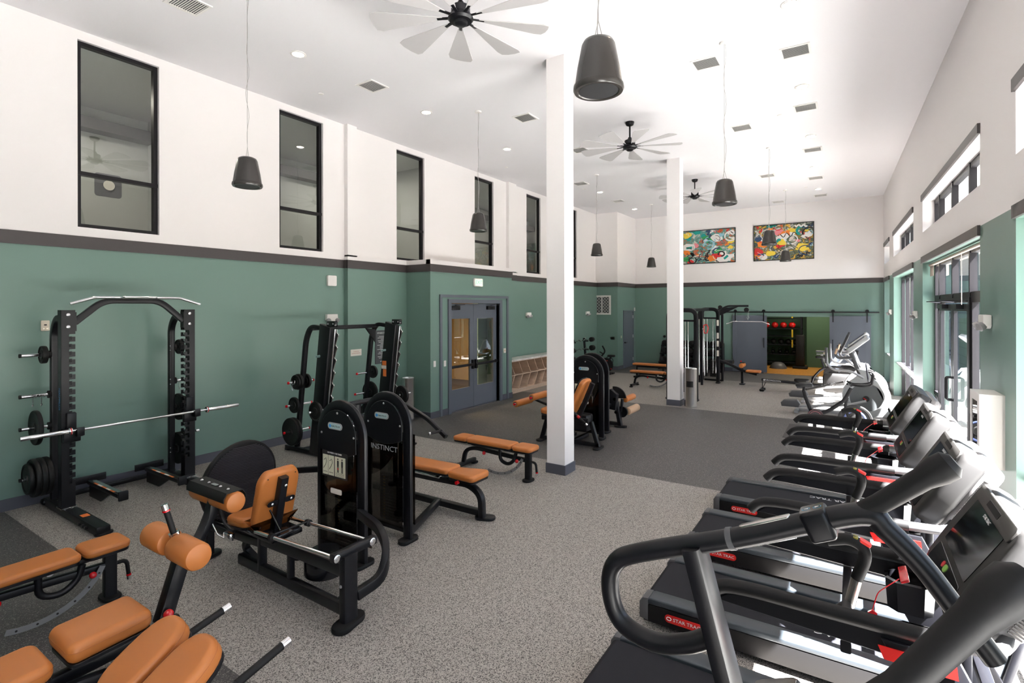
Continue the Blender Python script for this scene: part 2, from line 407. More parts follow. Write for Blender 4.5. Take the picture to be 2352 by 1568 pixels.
# baseboards
def baseboard(nm, boxes):
    mb = MB()
    for a, b in boxes: mb.bb(a, b, 0)
    return struct('baseboard_' + nm, mb, BASEB)
baseboard('left', [((XL, -4.2, 0), (XL + .015, 6.82, .14)), ((XL, 6.8, 0), (-8.285, 6.82, .14)), ((-8.3, 6.82, 0), (-8.285, 8.43, .14)), ((-8.3, 11.62, 0), (-8.285, 12.95, .14)), ((-8.35, 12.95, 0), (-8.335, 18.8, .14))])
baseboard('entry', [((-8.3, 8.415, 0), (XB + .015, 8.43, .14)), ((XB, 8.43, 0), (XB + .015, 9.0, .14)), ((XB, 11.12, 0), (XB + .015, 11.62, .14)), ((-8.3, 11.62, 0), (XB + .015, 11.635, .14))])
baseboard('alcove', [((-8.35, 18.785, 0), (-7.5, 18.8, .14)), ((-7.5, 18.785, 0), (-7.485, 19.36, .14)), ((-7.5, 20.48, 0), (-7.485, YB, .14))])
baseboard('back', [((-7.5, YB - .015, 0), (-2.72, YB, .14)), ((-.6, YB - .015, 0), (.83, YB, .14))])
# columns
for k, (x0, y0) in enumerate(((-3.735, 6.64), (-3.82, 12.78), (-3.735, .4 - 6.0))):
    if k == 2: continue
    mb = MB(); w = .29 if k == 0 else .31
    mb.mi = 0; mb.bb((x0, y0, 0), (x0 + w, y0 + w, HC)); mb.mi = 1; mb.bb((x0 - .015, y0 - .015, 0), (x0 + w + .015, y0 + w + .015, .14))
    struct('column', mb, [WHITE, BASEB])
# ---------------------------------------------------------------- left interior windows
wn = 0
def window_unit(P, a, b, z0, z1, d, fw=.05, fd=.06, mul=(), rails=(), gm=None, group=None, nm=None):
    """a framed window; P(s, d, z); mul: mullion centres, rails: transom heights"""
    global wn
    wn += 1; mb = MB()
    def bx(s0, s1, c0, c1, e0=d, e1=d + fd):
        p = [P(s, e, z) for s in (s0, s1) for e in (e0, e1) for z in (c0, c1)]
        mb.add(p, [[0, 1, 3, 2], [4, 6, 7, 5], [0, 4, 5, 1], [2, 3, 7, 6], [0, 2, 6, 4], [1, 5, 7, 3]])
    bx(a, a + fw, z0, z1); bx(b - fw, b, z0, z1); bx(a + fw, b - fw, z0, z0 + fw); bx(a + fw, b - fw, z1 - fw, z1)
    for m_ in mul: bx(m_ - fw / 2, m_ + fw / 2, z0 + .002, z1 - .002, d - .01, d + fd - .002)
    for r in rails: bx(a + .002, b - .002, r - fw / 2, r + fw / 2, d - .015, d + fd - .004)
    o = struct('window_%d' % wn, mb, WINB); 
    g = MB(); e = d + fd * .5
    g.add([P(a, e, z0), P(b, e, z0), P(b, e, z1), P(a, e, z1)], [[0, 1, 2, 3]])
    obj('glass_pane', g, gm or GLS, o, smooth=False)
    return o
for a, b in LW: window_unit(PL, a, b, 3.45, 5.88, .05, .05, .08, (), (4.16,), GLI)
# right wall windows
for k, (a, b) in enumerate(WIN):
    L = b - a
    if k == 2:
        window_unit(RP, a, b, 3.73, 4.29, .17, .07, .07, (9.1, 10.3, 11.45))
        window_unit(RP, a, b, 2.52, 3.17, .17, .07, .07, (9.1, 10.3, 11.45))
        window_unit(RP, a, 9.05, 0, 2.52, .17, .07, .07, (), (.87,))
        window_unit(RP, 11.5, b, 0, 2.52, .17, .07, .07, (), (.87,))
    else:
        m_ = [a + L * i / (4 if L > 3 else 2) for i in range(1, 4 if L > 3 else 2)]
        window_unit(RP, a, b, 3.73, 4.29, .17, .07, .07, m_)
        window_unit(RP, a, b, 0, 3.17, .17, .07, .07, m_, (.87,))
        mb = MB(); 
        for s_ in [(a, b)]:
            p = [RP(s, e, z) for s in (a + .02, b - .02) for e in (.06, .17) for z in (.86, .905)]
            mb.add(p, [[0, 1, 3, 2], [4, 6, 7, 5], [0, 4, 5, 1], [2, 3, 7, 6], [0, 2, 6, 4], [1, 5, 7, 3]])
        n += 1; struct('trim_%d' % n, mb, SILV)
# glazed double door to the outside in the third opening
dr = struct('door_1', (lambda q: q)(MB()).bb((0, 0, 0), (.001, .001, .001)), WINB)
def rbx(mb, s0, s1, d0, d1, z0, z1):
    p = [RP(s, e, z) for s in (s0, s1) for e in (d0, d1) for z in (z0, z1)]
    mb.add(p, [[0, 1, 3, 2], [4, 6, 7, 5], [0, 4, 5, 1], [2, 3, 7, 6], [0, 2, 6, 4], [1, 5, 7, 3]]); return mb
bpy.data.objects.remove(dr)
mb = MB()
for s0, s1, z0, z1 in ((9.05, 9.13, 0, 2.45), (11.42, 11.5, 0, 2.45), (9.05, 11.5, 2.45, 2.52), (9.13, 11.42, 0, .03)): rbx(mb, s0, s1, .15, .24, z0, z1)
dr = struct('door_1', mb, WINB)
for s0, s1 in ((9.15, 10.26), (10.29, 11.40)):
    mb = MB()
    for a, b, c, d in ((s0, s0 + .1, .03, 2.43), (s1 - .1, s1, .03, 2.43), (s0 + .1, s1 - .1, .03, .28), (s0 + .1, s1 - .1, 2.33, 2.43)): rbx(mb, a, b, .16, .205, c, d)
    lf = obj('door_leaf', mb, BLK, dr, smooth=False)
    g = MB(); g.add([RP(s0 + .1, .185, .28), RP(s1 - .1, .185, .28), RP(s1 - .1, .185, 2.33), RP(s0 + .1, .185, 2.33)], [[0, 1, 2, 3]]); obj('glass_pane', g, GLS, lf, smooth=False)
    hs = s1 - .05 if s0 < 9.5 else s0 + .05
    h = MB(); h.tube([RP(hs, .16, .98), RP(hs, .09, .98), RP(hs, .09, 1.32), RP(hs, .16, 1.32)], .013, .03); obj('pull_handle', h, BLK, lf)
    c = MB(); rbx(c, s0 + .3, s0 + .75, .08, .16, 2.36, 2.43); c.bar([RP(s0 + .5, .1, 2.45), RP(s0 + .1, -.12, 2.47), RP(s0 - .05, .14, 2.47)], .03, .012); obj('door_closer', c, BLK, lf)
# roller shade in the far corner of the third opening
mb = MB(); mb.tube([RP(7.65, .1, 3.13), RP(11.92, .1, 3.13)], .025); mb.tube([RP(8.9, .05, 3.1), RP(8.9, .05, 2.42)], .004, n=6); rbx(mb, 11.55, 11.92, .1, .103, 2.93, 3.13)
tag(obj('roller_shade', mb, BLIND), 'rolled beige window shade over the glazed door to the patio', 'window shade')
mb = MB(); mb.tube([RP(1.95, .1, 3.13), RP(6.2, .1, 3.13)], .025); mb.tube([RP(5.95, .05, 3.1), RP(5.95, .05, .8), RP(5.9, .05, .8), RP(5.9, .05, 3.1)], .004, n=6)
tag(obj('roller_shade', mb, BLIND), 'rolled window shade with a bead chain at the right edge of the photo', 'window shade')
# ---------------------------------------------------------------- interior double door
D0, D1 = 9.1, 11.03
mb = MB()
for a, b in (((XB, 8.72, 0), (XB + .03, 8.79, 2.62)), ((XB, 11.36, 0), (XB + .03, 11.43, 2.62)), ((XB, 8.72, 2.62), (XB + .03, 11.43, 2.68))): mb.bb(a, b)
n += 1; struct('trim_%d' % n, mb, SLATE)
mb = MB()
for a, b in (((XB - .14, D0 - .1, 0), (XB + .035, D0, 2.49)), ((XB - .14, D1, 0), (XB + .035, D1 + .1, 2.49)), ((XB - .14, D0 - .1, 2.49), (XB + .035, D1 + .1, 2.58))): mb.bb(a, b, 0)
d2 = struct('door_2', mb, SLATE)
xm = XB - .13; ym = (D0 + D1) / 2
for (a, b) in ((D0 + .005, ym - .004), (ym + .004, D1 - .005)):
    mb = MB(); w = .14
    for p, q in (((a, .015), (a + w, 2.48)), ((b - w, .015), (b, 2.48)), ((a + w, .015), (b - w, .5)), ((a + w, 2.13), (b - w, 2.48))): mb.bb((xm, p[0], p[1]), (xm + .045, q[0], q[1]))
    lf = obj('door_leaf', mb, SLATE, d2, smooth=False)
    g = MB(); g.bb((xm + .018, a + w, .5), (xm + .026, b - w, 2.13)); obj('glass_pane', g, GLI, lf, smooth=False)
    h = MB(); h.box((xm + .095, (a + b) / 2, 1.03), (.035, b - a - .06, .06), None, .008); e = b - .06 if a < 10 else a + .06
    h.box((xm + .075, e, 1.03), (.06, .07, .22), None, .01); h.box((xm + .07, a + .06 if a < 10 else b - .06, 1.03), (.05, .05, .08), None, .008); obj('panic_bar', h, BLK, lf)
    c = MB(); y = a + .22 if a < 10 else b - .3; c.box((xm + .08, y, 2.38), (.07, .3, .09), None, .01); c.bar([(xm + .09, y, 2.44), (xm + .16, y + .25, 2.46), (xm + .05, y + .42, 2.47)], .03, .01); obj('door_closer', c, BLK, lf)
mb = MB(); mb.bb((XB - .15, D0, 0), (XB + .0, D1, .012)); obj('threshold', mb, STEEL, d2, smooth=False)
# plain service door in the alcove
mb = MB()
for a, b in (((-7.6, 19.36, 0), (-7.47, 19.42, 2.2)), ((-7.6, 20.42, 0), (-7.47, 20.48, 2.2)), ((-7.6, 19.36, 2.2), (-7.47, 20.48, 2.26))): mb.bb(a, b)
d3 = struct('door_3', mb, SLATE)
mb = MB(); mb.bb((-7.54, 19.425, .01), (-7.495, 20.415, 2.19)); lf = obj('door_leaf', mb, SLATE, d3, smooth=False)
mb = MB(); mb.cyl((-7.495, 19.5, 1.0), (-7.45, 19.5, 1.0), .03); mb.tube([(-7.45, 19.5, 1.0), (-7.43, 19.5, 1.0), (-7.43, 19.63, 1.0)], .012, .01); obj('door_lever', mb, BLK, lf)
for z in (.3, 1.22, 2.0):
    mb = MB(); mb.cyl((-7.485, 20.42, z - .06), (-7.485, 20.42, z + .06), .013); obj('hinge', mb, BOLT, lf)
# ---------------------------------------------------------------- sliding barn doors on the back wall
def barn(x0, x1, label, hx):
    t = thing('barn_door', label, 'sliding door', ((x0 + x1) / 2, YB - .08, .03))
    mb = MB(); y0 = YB - .1; y1 = YB - .055; mb.bb((x0 + .12, y0 + .012, .15), (x1 - .12, y1, 1.93)); obj('door_panel', mb, SLATE, t, smooth=False)
    mb = MB()
    for a, b in (((x0, .03), (x0 + .14, 2.08)), ((x1 - .14, .03), (x1, 2.08)), ((x0 + .14, .03), (x1 - .14, .2)), ((x0 + .14, 1.93), (x1 - .14, 2.08))): mb.bb((a[0], y0, a[1]), (b[0], y1, b[1]))
    obj('door_frame', mb, SLATE, t, smooth=False)
    for hxx in (x0 + .1, x1 - .1):
        mb = MB(); mb.box((hxx, y0 - .012, 2.05), (.035, .012, .36), None, .003); mb.cyl((hxx, y0 - .03, 2.24), (hxx, y0 + .0, 2.24), .055); obj('hanger', mb, BLK, t)
    mb = MB(); mb.tube([(hx, y0, .93), (hx, y0 - .05, .93), (hx, y0 - .05, 1.27), (hx, y0, 1.27)], .012, .03); obj('pull_handle', mb, BLK, t)
barn(-3.75, -2.60, 'slate blue sliding door left of the studio opening', -2.69)
barn(-.68, .47, 'slate blue sliding door right of the studio opening, behind the ellipticals', -.59)
mb = MB(); mb.box((-1.65, YB - .085, 2.2), (4.7, .012, .045), None, .003)
for x in (-3.9, -2.9, -1.65, -.4, .6): mb.cyl((x, YB - .1, 2.2), (x, YB, 2.2), .016)
tag(obj('door_track', mb, BLK), 'black steel rail that carries both sliding doors on the back wall', 'door track')
SPK0 = (-5.85, 3.38); SPK1 = (-1.38, 3.14, 3.79)
# ================================================================ beyond the room
def area(name, loc, rot, sx, sy, e, col=(1, 1, 1)):
    L = bpy.data.lights.new(name, 'AREA'); L.shape = 'RECTANGLE'; L.size = sx; L.size_y = sy; L.energy = e; L.color = col
    o = bpy.data.objects.new(name, L); C.objects.link(o); o.location = loc; o.rotation_euler = rot; return o
# unseen eave, added to keep direct sun out of the high windows
mb = MB(); p = [RP(s_, e, z) for s_ in (-4.5, 21.2) for e in (.3, 1.0) for z in (4.55, 4.75)]
mb.add(p, [[0, 1, 3, 2], [4, 6, 7, 5], [0, 4, 5, 1], [2, 3, 7, 6], [0, 2, 6, 4], [1, 5, 7, 3]]); struct('sun_shade_eave', mb, WHITE)
# patio outside the right windows
PAVE = mat('patio concrete', (.34, .335, .32), .8)
mb = MB(); mb.add([RP(-12, .3, -.02), RP(32, .3, -.02), RP(32, 7.5, -.02), RP(-12, 7.5, -.02)], [[0, 1, 2, 3]]); struct('floor_patio', mb, PAVE)
BRK = brick('grey patio block wall', (.055, .062, .066), (.070, .076, .080), (.025, .027, .029), bw=1.2, bh=.3)
mb = MB(); p = [RP(s, e, z) for s in (16, 40) for e in (2.6, 2.9) for z in (-.02, 4.2)]
mb.add(p, [[0, 1, 3, 2], [4, 6, 7, 5], [0, 4, 5, 1], [2, 3, 7, 6], [0, 2, 6, 4], [1, 5, 7, 3]]); struct('wall_patio', mb, BRK)
ALU = mat('pale patio furniture', (.30, .31, .32), .5)
def reflection_chair():  # chair shapes stand in for elliptical reflections in the door glass
    t = thing('reflection_chair', 'white curved chair shape standing in for a reflection in the glazed door', 'chair', (0, 0, 0))
    mb = MB(); mb.prism(rrect(.5, .5, .12, 4), .42, .45, None, .008); obj('seat', mb, ALU, t)
    mb = MB()
    for k in range(7):
        a = -1.1 + k * .366; mb.tube([(.25 * math.sin(a), .22 * math.cos(a), .44), (.28 * math.sin(a), .27 * math.cos(a), .86)], .012, n=6)
    mb.tube([(.28 * math.sin(-1.1 + k * .183), .27 * math.cos(-1.1 + k * .183), .86) for k in range(13)], .016, n=8); obj('backrest', mb, ALU, t)
    for x in (-.2, .2):
        for y in (-.2, .2):
            mb = MB(); mb.cyl((x, y, .43), (x * 1.15, y * 1.15, 0), .014, 8); obj('leg', mb, ALU, t)
    return t
pc = reflection_chair(); first = True
for (s, d, r, l) in ((12.6, 1.3, 1.9, 'white curved chair shape standing in for a reflection, nearest the glazed door outside'), (14.8, 1.7, 4.4, 'white chair shape standing in for a reflection, farther out, seen through the left door leaf'), (16.8, 1.9, .6, 'white chair shape standing in for a reflection, by the block wall, seen through the right door leaf')):
    q = RP(s, d, -.02)
    if first: pc.matrix_basis = Mx.Translation(q) @ Mx.Rotation(r, 4, 'Z'); pc['label'] = l; first = False
    else: dup(pc, q, r, l)
t = thing('patio_table', 'round white patio table between the chair shapes outside', 'table', RP(13.8, 1.5, -.02))
mb = MB(); mb.lathe([(0, .7), (.44, .7), (.45, .715), (.44, .73), (0, .73)], n=32); obj('tabletop', mb, ALU, t, world=False)
mb = MB(); mb.lathe([(0, 0), (.25, 0), (.25, .015), (.04, .03), (.035, .7), (0, .7)], n=20); obj('pedestal', mb, ALU, t, world=False)
# upper rooms behind the left windows
UPW = mat('upper room wall paint', (.42, .44, .42), .7); UPB = mat('upper room grey band', (.10, .10, .105), .6)
mb = MB()
mb.mi = 0
mb.bb((-11.6, -1, 3.3), (-11.5, 19, HC)); mb.bb((-11.6, -1, 3.2), (-8.58, 19, 3.3)); mb.bb((-11.6, -1.1, 3.3), (-8.58, -1, HC)); mb.bb((-11.6, 18.9, 3.3), (-8.58, 19, HC))
mb.bb((-11.5, 4.65, 3.3), (-8.6, 4.75, HC)); mb.bb((-11.5, 10.0, 3.3), (-8.6, 10.1, HC)); mb.bb((-11.6, -1.1, HC), (-8.58, 19, HC + .1))
mb.mi = 1; mb.bb((-11.5, -1, 5.55), (-11.2, 19, 5.75))
struct('wall_upper_rooms', mb, [UPW, UPB])
SIGN = mat('slate sign panel', (.10, .105, .12), .5)
def upper_sign(y, z, w, h, label):
    t = thing('wall_sign', label, 'sign', (-11.495, y, z)); mb = MB(); mb.prism(rrect(w, h, .05, 3), 0, .03, fr((-11.495, y, z), (0, -1, 0), (0, 0, 1)) @ Mx.Scale(1, 4)); obj('panel', mb, SIGN, t)
    mb = MB(); mb.lathe([(0, 0), (.09, 0), (.09, .004), (0, .004)], fr((-11.462, y, z), (0, -1, 0), (0, 0, 1)), 20); obj('emblem', mb, WPAPER, t)
upper_sign(4.0, 4.65, .42, .42, 'dark square sign with a pale dot seen through the first high window')
upper_sign(8.2 + 2.5, 4.75, .42, .42, 'dark rounded sign with a pale dot seen through the third high window')
for y in (3.2, 8.6, 14): area('upper_room_light', (-10, y, 5.9), (0, 0, 0), .3, .3, 15, (1, .92, .80))
# lobby behind the double door
LOB = mat('lobby wall', (.50, .33, .17), .6); LOBF = mat('lobby carpet', (.05, .032, .03), .9, bump=(60, .6))
mb = MB(); mb.mi = 0
mb.bb((-12.6, 6.4, 0), (-12.5, 13.6, 3.0)); mb.bb((-12.6, 6.3, 0), (-8.58, 6.4, 3.0)); mb.bb((-12.6, 13.6, 0), (-8.58, 13.7, 3.0)); mb.bb((-12.6, 6.3, 3.0), (-8.58, 13.7, 3.1))
mb.bb((-12.5, 10.9, 0), (-10.6, 11.0, 3.0)); mb.mi = 1; mb.bb((-12.6, 6.3, -.1), (-8.6, 13.7, .002)); struct('wall_lobby', mb, [LOB, LOBF])
mb = MB(); mb.bb((-8.58, 8.9, -.01), (-7.72, 11.2, .003)); struct('floor_entry', mb, RUBD)
area('lobby_light', (-10.3, 9.9, 2.95), (0, 0, 0), 1.6, 1.6, 150, (1, .72, .42))
mb = MB(); mb.cyl((-9.5, 10.3, 0.004), (-9.5, 10.3, .75), .22, 28); mb.mi = 1; mb.cyl((-9.5, 10.3, .75), (-9.5, 10.3, .8), .23, 28)
tag(obj('lobby_stool', mb, [BLKM, BLKG]), 'dark round table behind the glass of the right door leaf', 'side table')
# studio behind the sliding doors
STG = mat('studio green wall', (.045, .10, .055), .6)
mb = MB(); mb.mi = 0
mb.bb((-4.2, 24.4, 0), (.9, 24.5, 3)); mb.bb((-4.3, YB + .15, 0), (-4.2, 24.5, 3)); mb.bb((.9, YB + .15, 0), (1.0, 24.5, 3)); mb.bb((-4.3, YB + .15, 2.9), (1, 24.5, 3.0)); mb.bb((-1.55, 23.6, 0), (.9, 23.7, 3.0)); struct('wall_studio', mb, STG)
mb = MB(); mb.bb((-4.3, YB + .0, -.1), (1, 24.5, .012)); struct('floor_studio', mb, FLW)
area('studio_light', (-1.2, 22.3, 2.85), (0, 0, 0), 1.2, .6, 24, (1, .88, .68))
# shelving with balls in the studio
t = thing('ball_rack', 'tall black storage rack behind the studio opening', 'storage rack', (-2.6, 23.6, .012))
mb = MB()
for x in (-3.6, -1.75):
    for y in (23.4, 23.8): mb.bb((x, y, .012), (x + .05, y + .05, 2.3))
obj('upright_frame', mb, BLK, t)
for z in (.15, .47, .85, 1.2, 1.5, 1.9):
    mb = MB(); mb.bb((-3.6, 23.4, z), (-1.7, 23.85, z + .03)); obj('shelf', mb, BLK, t)
def ball(nm, x, y, z, r, m, label, cat, grp): mb = MB(); mb.ball((0, 0, 0), r, 16); o = obj(nm, mb, m); o.location = (x, y, z); tag(o, label, cat, grp); return o
for i in range(5): ball('medicine_ball', -3.3 + i * .31, 23.62, 1.53 + .125, .125, REDL, 'red medicine ball on the upper shelf of the studio rack', 'ball', 'red balls on the studio rack')
for i in range(5): ball('medicine_ball', -3.0 + i * .27, 23.62, .88 + .11, .11, BLKM, 'black medicine ball on the middle shelf of the studio rack', 'ball', 'black balls on the studio rack')
for i in range(5):
    x = -3.0 + i * .25; mb = MB(); mb.ball((0, 0, .085), .085, 14); mb.tube([(-.05, 0, .14), (-.05, 0, .23), (.05, 0, .23), (.05, 0, .14)], .012, .03, n=8)
    o = obj('kettlebell', mb, BLKG); o.location = (x, 23.62, .50); tag(o, 'black kettlebell on a low shelf of the studio rack', 'kettlebell', 'kettlebells on the studio rack')
mb = MB(); mb.lathe([(0, .25), (.1, .24), (.2, .19), (.27, .1), (.3, .03), (.31, 0), (0, 0)], n=28); o = obj('balance_dome', mb, GRYP); o.location = (-2.45, 22.6, .012); tag(o, 'grey half dome balance trainer on the studio wood floor', 'balance trainer')
mb = MB(); mb.bar([(-2.0, 23.0, 2.6), (-2.0, 23.0, .5)], .03, .01); mb.mi = 1
for z in (2.1, 1.35, .95): mb.box((-2.0, 23.0, z), (.05, .02, .3))
tag(obj('suspension_strap', mb, [BLKM, YEL]), 'black and yellow suspension strap hanging inside the studio', 'suspension trainer')
mb = MB(); mb.box((-1.72, 22.9, .7), (.3, .3, 1.2), None, .04); mb.box((-1.72, 22.9, .06), (.5, .4, .1), None, .02)
tag(obj('punch_tower', mb, BLKM), 'black padded stand beside the studio rack', 'training stand')
mb = MB(); mb.box((-.95, 23.59, .62), (.07, .012, .11), None, .004); tag(obj('wall_outlet', mb, WPL), 'white outlet plate on the green studio wall', 'outlet')
# ================================================================ things on the ceiling and the walls
# recessed downlights
LX = [(-6.6, 4.56, 'over the weight rack side'), (-6.6, 7.22, ''), (-6.6, 9.91, ''), (-6.6, 12.6, ''), (-6.65, 15.24, ''), (-6.75, 18.59, ''), (-.62, 4.3, ''), (-.62, 7.02, ''), (-.7, 9.76, ''), (-.75, 12.7, ''), (-.85, 15.6, ''), (-.9, 18.56, ''), (-3.9, 18.78, '')]
LLAB = ['recessed ceiling light nearest the camera on the left row', 'recessed ceiling light second in the left row, right of the near vent', 'recessed ceiling light third in the left row, above the door box', 'recessed ceiling light on the left row hidden near the white column', 'recessed ceiling light fifth in the left row, beside the hanging speaker wire', 'recessed ceiling light last in the left row, by the alcove', 'recessed ceiling light over the nearest treadmill', 'recessed ceiling light at the top edge of the photo on the right', 'recessed ceiling light between the two near vents of the right row', 'recessed ceiling light halfway down the right row', 'recessed ceiling light past the middle of the right row', 'recessed ceiling light last on the right, above the second painting', 'recessed ceiling light seen beside the far fan and a speaker']
proto = None
for (x, y, _), lab in zip(LX, LLAB):
    if proto is None:
        proto = thing('ceiling_light', lab, 'ceiling light', (x, y, HC), group='recessed ceiling lights')
        mb = MB(); mb.lathe([(.075, -.001), (.105, -.001), (.11, -.008), (.10, -.014), (.078, -.012), (.075, -.001)], n=28); obj('trim_ring', mb, WPL, proto, world=False)
        mb = MB(); mb.lathe([(0, -.004), (.076, -.004), (.076, -.001), (0, -.001)], n=24); obj('diffuser', mb, LAMP, proto, world=False)
    else: dup(proto, (x, y, HC), 0, lab)
    L = bpy.data.lights.new('downlight', 'SPOT'); L.energy = 14; L.color = (1, .86, .68); L.spot_size = math.radians(100); L.spot_blend = .8; L.shadow_soft_size = .07
    o = bpy.data.objects.new('downlight', L); C.objects.link(o); o.location = (x, y, HC - .03)
# air vents
def vent(label, loc, first):
    if first is not None: return dup(first, loc, 0, label)
    t = thing('ceiling_vent', label, 'air vent', loc, group='square ceiling vents')
    mb = MB(); w = .19
    for a, b in (((-w, -w), (w, -w + .03)), ((-w, w - .03), (w, w)), ((-w, -w + .03), (-w + .03, w - .03)), ((w - .03, -w + .03), (w, w - .03))): mb.bb((a[0], a[1], -.012), (b[0], b[1], 0))
    obj('frame', mb, WPL, t, world=False, smooth=False)
    mb = MB(); mb.bb((-w + .02, -w + .02, -.002), (w - .02, w - .02, -.0005)); obj('backing', mb, mat('vent shadow', (.22, .22, .22), .8), t, world=False, smooth=False)  # grey sheet stands in for the shade behind the louvres
    mb = MB()
    for k in range(13): mb.box((0, -.15 + k * .025, -.008), (.32, .018, .002), Mx.Rotation(.45, 3, 'X'))
    obj('louvres', mb, WPL, t, world=False, smooth=False)
    return t
f = None
for loc, lab in (((-6.6, 3.09), 'square ceiling vent cut by the top edge of the photo at left'), ((-6.55, 5.88), 'square ceiling vent left of the near ceiling fan'), ((-5.22, 8.47), 'square ceiling vent just left of the first white column'), ((-5.25, 10.89), 'square ceiling vent beside the left blades of the middle fan'), ((-6.66, 13.86), 'square ceiling vent between middle fan and left wall, near a speaker canopy'), ((-6.69, 16.85), 'square ceiling vent farthest along the left side'), ((-1.82, 8.05), 'square ceiling vent nearer of the pair by the right speaker wire'), ((-.68, 8.36), 'square ceiling vent nearest along the right side'), ((-.72, 10.82), 'second square ceiling vent along the right side'), ((-1.88, 11.34), 'square ceiling vent above the far right speakers, inner row'), ((-.78, 13.82), 'third square ceiling vent along the right side'), ((-.88, 16.9), 'fourth square ceiling vent along the right side'), ((-1.98, 15.88), 'small far ceiling vent between two speaker wires'), ((-.89, 19.63), 'last square ceiling vent at the far right'), ((-2.16, 20.05), 'ceiling vent right above the far wall')):
    v = vent(lab, (*loc, HC), f); f = f or v
# sprinkler / detector discs
f = None
for (x, y), lab in (((-4.89, 5.39), 'small round ceiling disc under the near fan'), ((-7.51, 5.62), 'small round ceiling disc by the left wall'), ((-1.16, 10.99), 'small round ceiling disc on the right near the second vent'), ((-7.49, 11.2), 'small round ceiling disc above the door box'), ((-1.2, 18.09), 'small round ceiling disc at the far right'), ((-6.9, 14.6), 'small round ceiling disc beside the far left vent')):
    if f is None: mb = MB(); mb.lathe([(0, -.012), (.035, -.012), (.045, -.004), (.045, 0), (0, 0)], n=20); f = obj('sprinkler_cover', mb, WPL); f.location = (x, y, HC); tag(f, lab, 'sprinkler', 'sprinkler covers')
    else: o = f.copy(); C.objects.link(o); o.location = (x, y, HC); o['label'] = lab
# ceiling fans with nine broad blades
def fan(loc, lab, rot, first):
    if first is not None: return dup(first, loc, rot, lab)
    t = thing('ceiling_fan', lab, 'ceiling fan', loc, rot, 'nine-blade ceiling fans')
    mb = MB(); mb.lathe([(0, 0), (.085, 0), (.085, -.02), (.07, -.06), (.03, -.08), (0, -.08)]); obj('canopy', mb, BLK, t, world=False)
    mb = MB(); mb.cyl((0, 0, -.07), (0, 0, -.36), .016); mb.lathe([(.016, -.29), (.03, -.30), (.05, -.35), (0, -.36)]); obj('downrod', mb, BLK, t, world=False)
    mb = MB(); mb.lathe([(0, -.33), (.06, -.34), (.10, -.36), (.105, -.43), (.09, -.45), (.13, -.46), (.14, -.49), (.12, -.515), (.075, -.52), (.07, -.545), (.05, -.56), (0, -.56)], n=32); obj('motor_housing', mb, BLK, t, world=False)
    for k in range(9):
        a = 2 * PI * k / 9; R_ = Mx.Rotation(a, 4, 'Z') @ Mx.Translation((0, 0, -.475)) @ Mx.Rotation(.16, 4, 'X')
        mb = MB(); mb.prism([(.20, -.02), (.55, -.085), (.90, -.15), (.965, -.13), (.985, -.04), (.985, .06), (.96, .14), (.88, .15), (.55, .09), (.20, .02)], -.004, .004, R_, .002, 1); bl = obj('blade', mb, FAN, t, world=False)
        mb = MB(); mb.box((.18, 0, 0), (.16, .035, .012), None, .003); mb.v = [R_ @ p for p in mb.v]; obj('blade_arm', mb, BLK, bl, world=False)
    return t
f1 = fan((-3.55, 4.43, HC), 'nearest black hub ceiling fan, cut by the top edge of the photo', .15, None)
fan((-3.65, 9.8, HC), 'middle ceiling fan between the two white columns', .4, f1)
fan((-3.76, 15.23, HC), 'farthest ceiling fan beside the second white column', .1, f1)
# hanging speakers
def speaker(loc, lab, first):
    if first is not None: return dup(first, loc, 0, lab)
    t = thing('pendant_speaker', lab, 'speaker', loc, 0, 'black pendant speakers hung on wires')
    mb = MB(); mb.lathe([(0, .34), (.07, .338), (.095, .325), (.108, .30), (.135, .16), (.150, .06), (.152, .045), (.160, .04), (.163, .015), (.155, 0), (.135, 0), (.13, .006), (0, .006)], n=36); obj('shell', mb, SPK, t, world=False)
    mb = MB(); mb.lathe([(0, -.002), (.06, -.001), (.125, .003), (.125, .008), (0, .008)], n=32); obj('grille', mb, GRIL, t, world=False)
    mb = MB(); mb.tube([(0, 0, 2.2), (0, 0, .46), (.03, 0, .34)], .0028, n=6); mb.tube([(0, 0, .46), (-.03, 0, .34)], .0028, n=6)
    pts = [(.018 * math.sin(k * .9) + .006, .012 * math.cos(k * 1.3), 2.2 - k * .093) for k in range(21)]; mb.tube(pts, .0028, n=6); obj('suspension_wire', mb, CABLE, t, world=False)
    mb = MB(); mb.lathe([(0, 2.185), (.055, 2.185), (.06, 2.2), (.06, 2.21), (0, 2.21)], n=20); obj('canopy', mb, WPL, t, world=False)
    return t
f = None
for (x, y), lab in (((-5.0, 2.9 + .0), ''), ((-5.78, 7.72), 'black hanging speaker in front of the high windows left of the first column'), ((-1.6, 2.75), 'large near hanging speaker right of the first column, near the top of the photo'), ((-1.47, 7.55), 'black hanging speaker right of the far fan, left of the paintings wall end'), ((-5.86, 13.2), 'black hanging speaker by the alcove corner, just right of the first column'), ((-5.95, 18.07), 'smallest black hanging speaker left of the second column'), ((-1.6, 13.12), 'black hanging speaker in front of the second painting, upper of the two'), ((-1.76, 18.15), 'small black hanging speaker at the lower edge of the second painting')):
    z = 3.79
    if lab == '': x, y = SPK0; lab = 'black hanging speaker between the first two high windows'
    if y == 2.75: x, y, z = SPK1
    s = speaker((x, y, z), lab, f); f = f or s
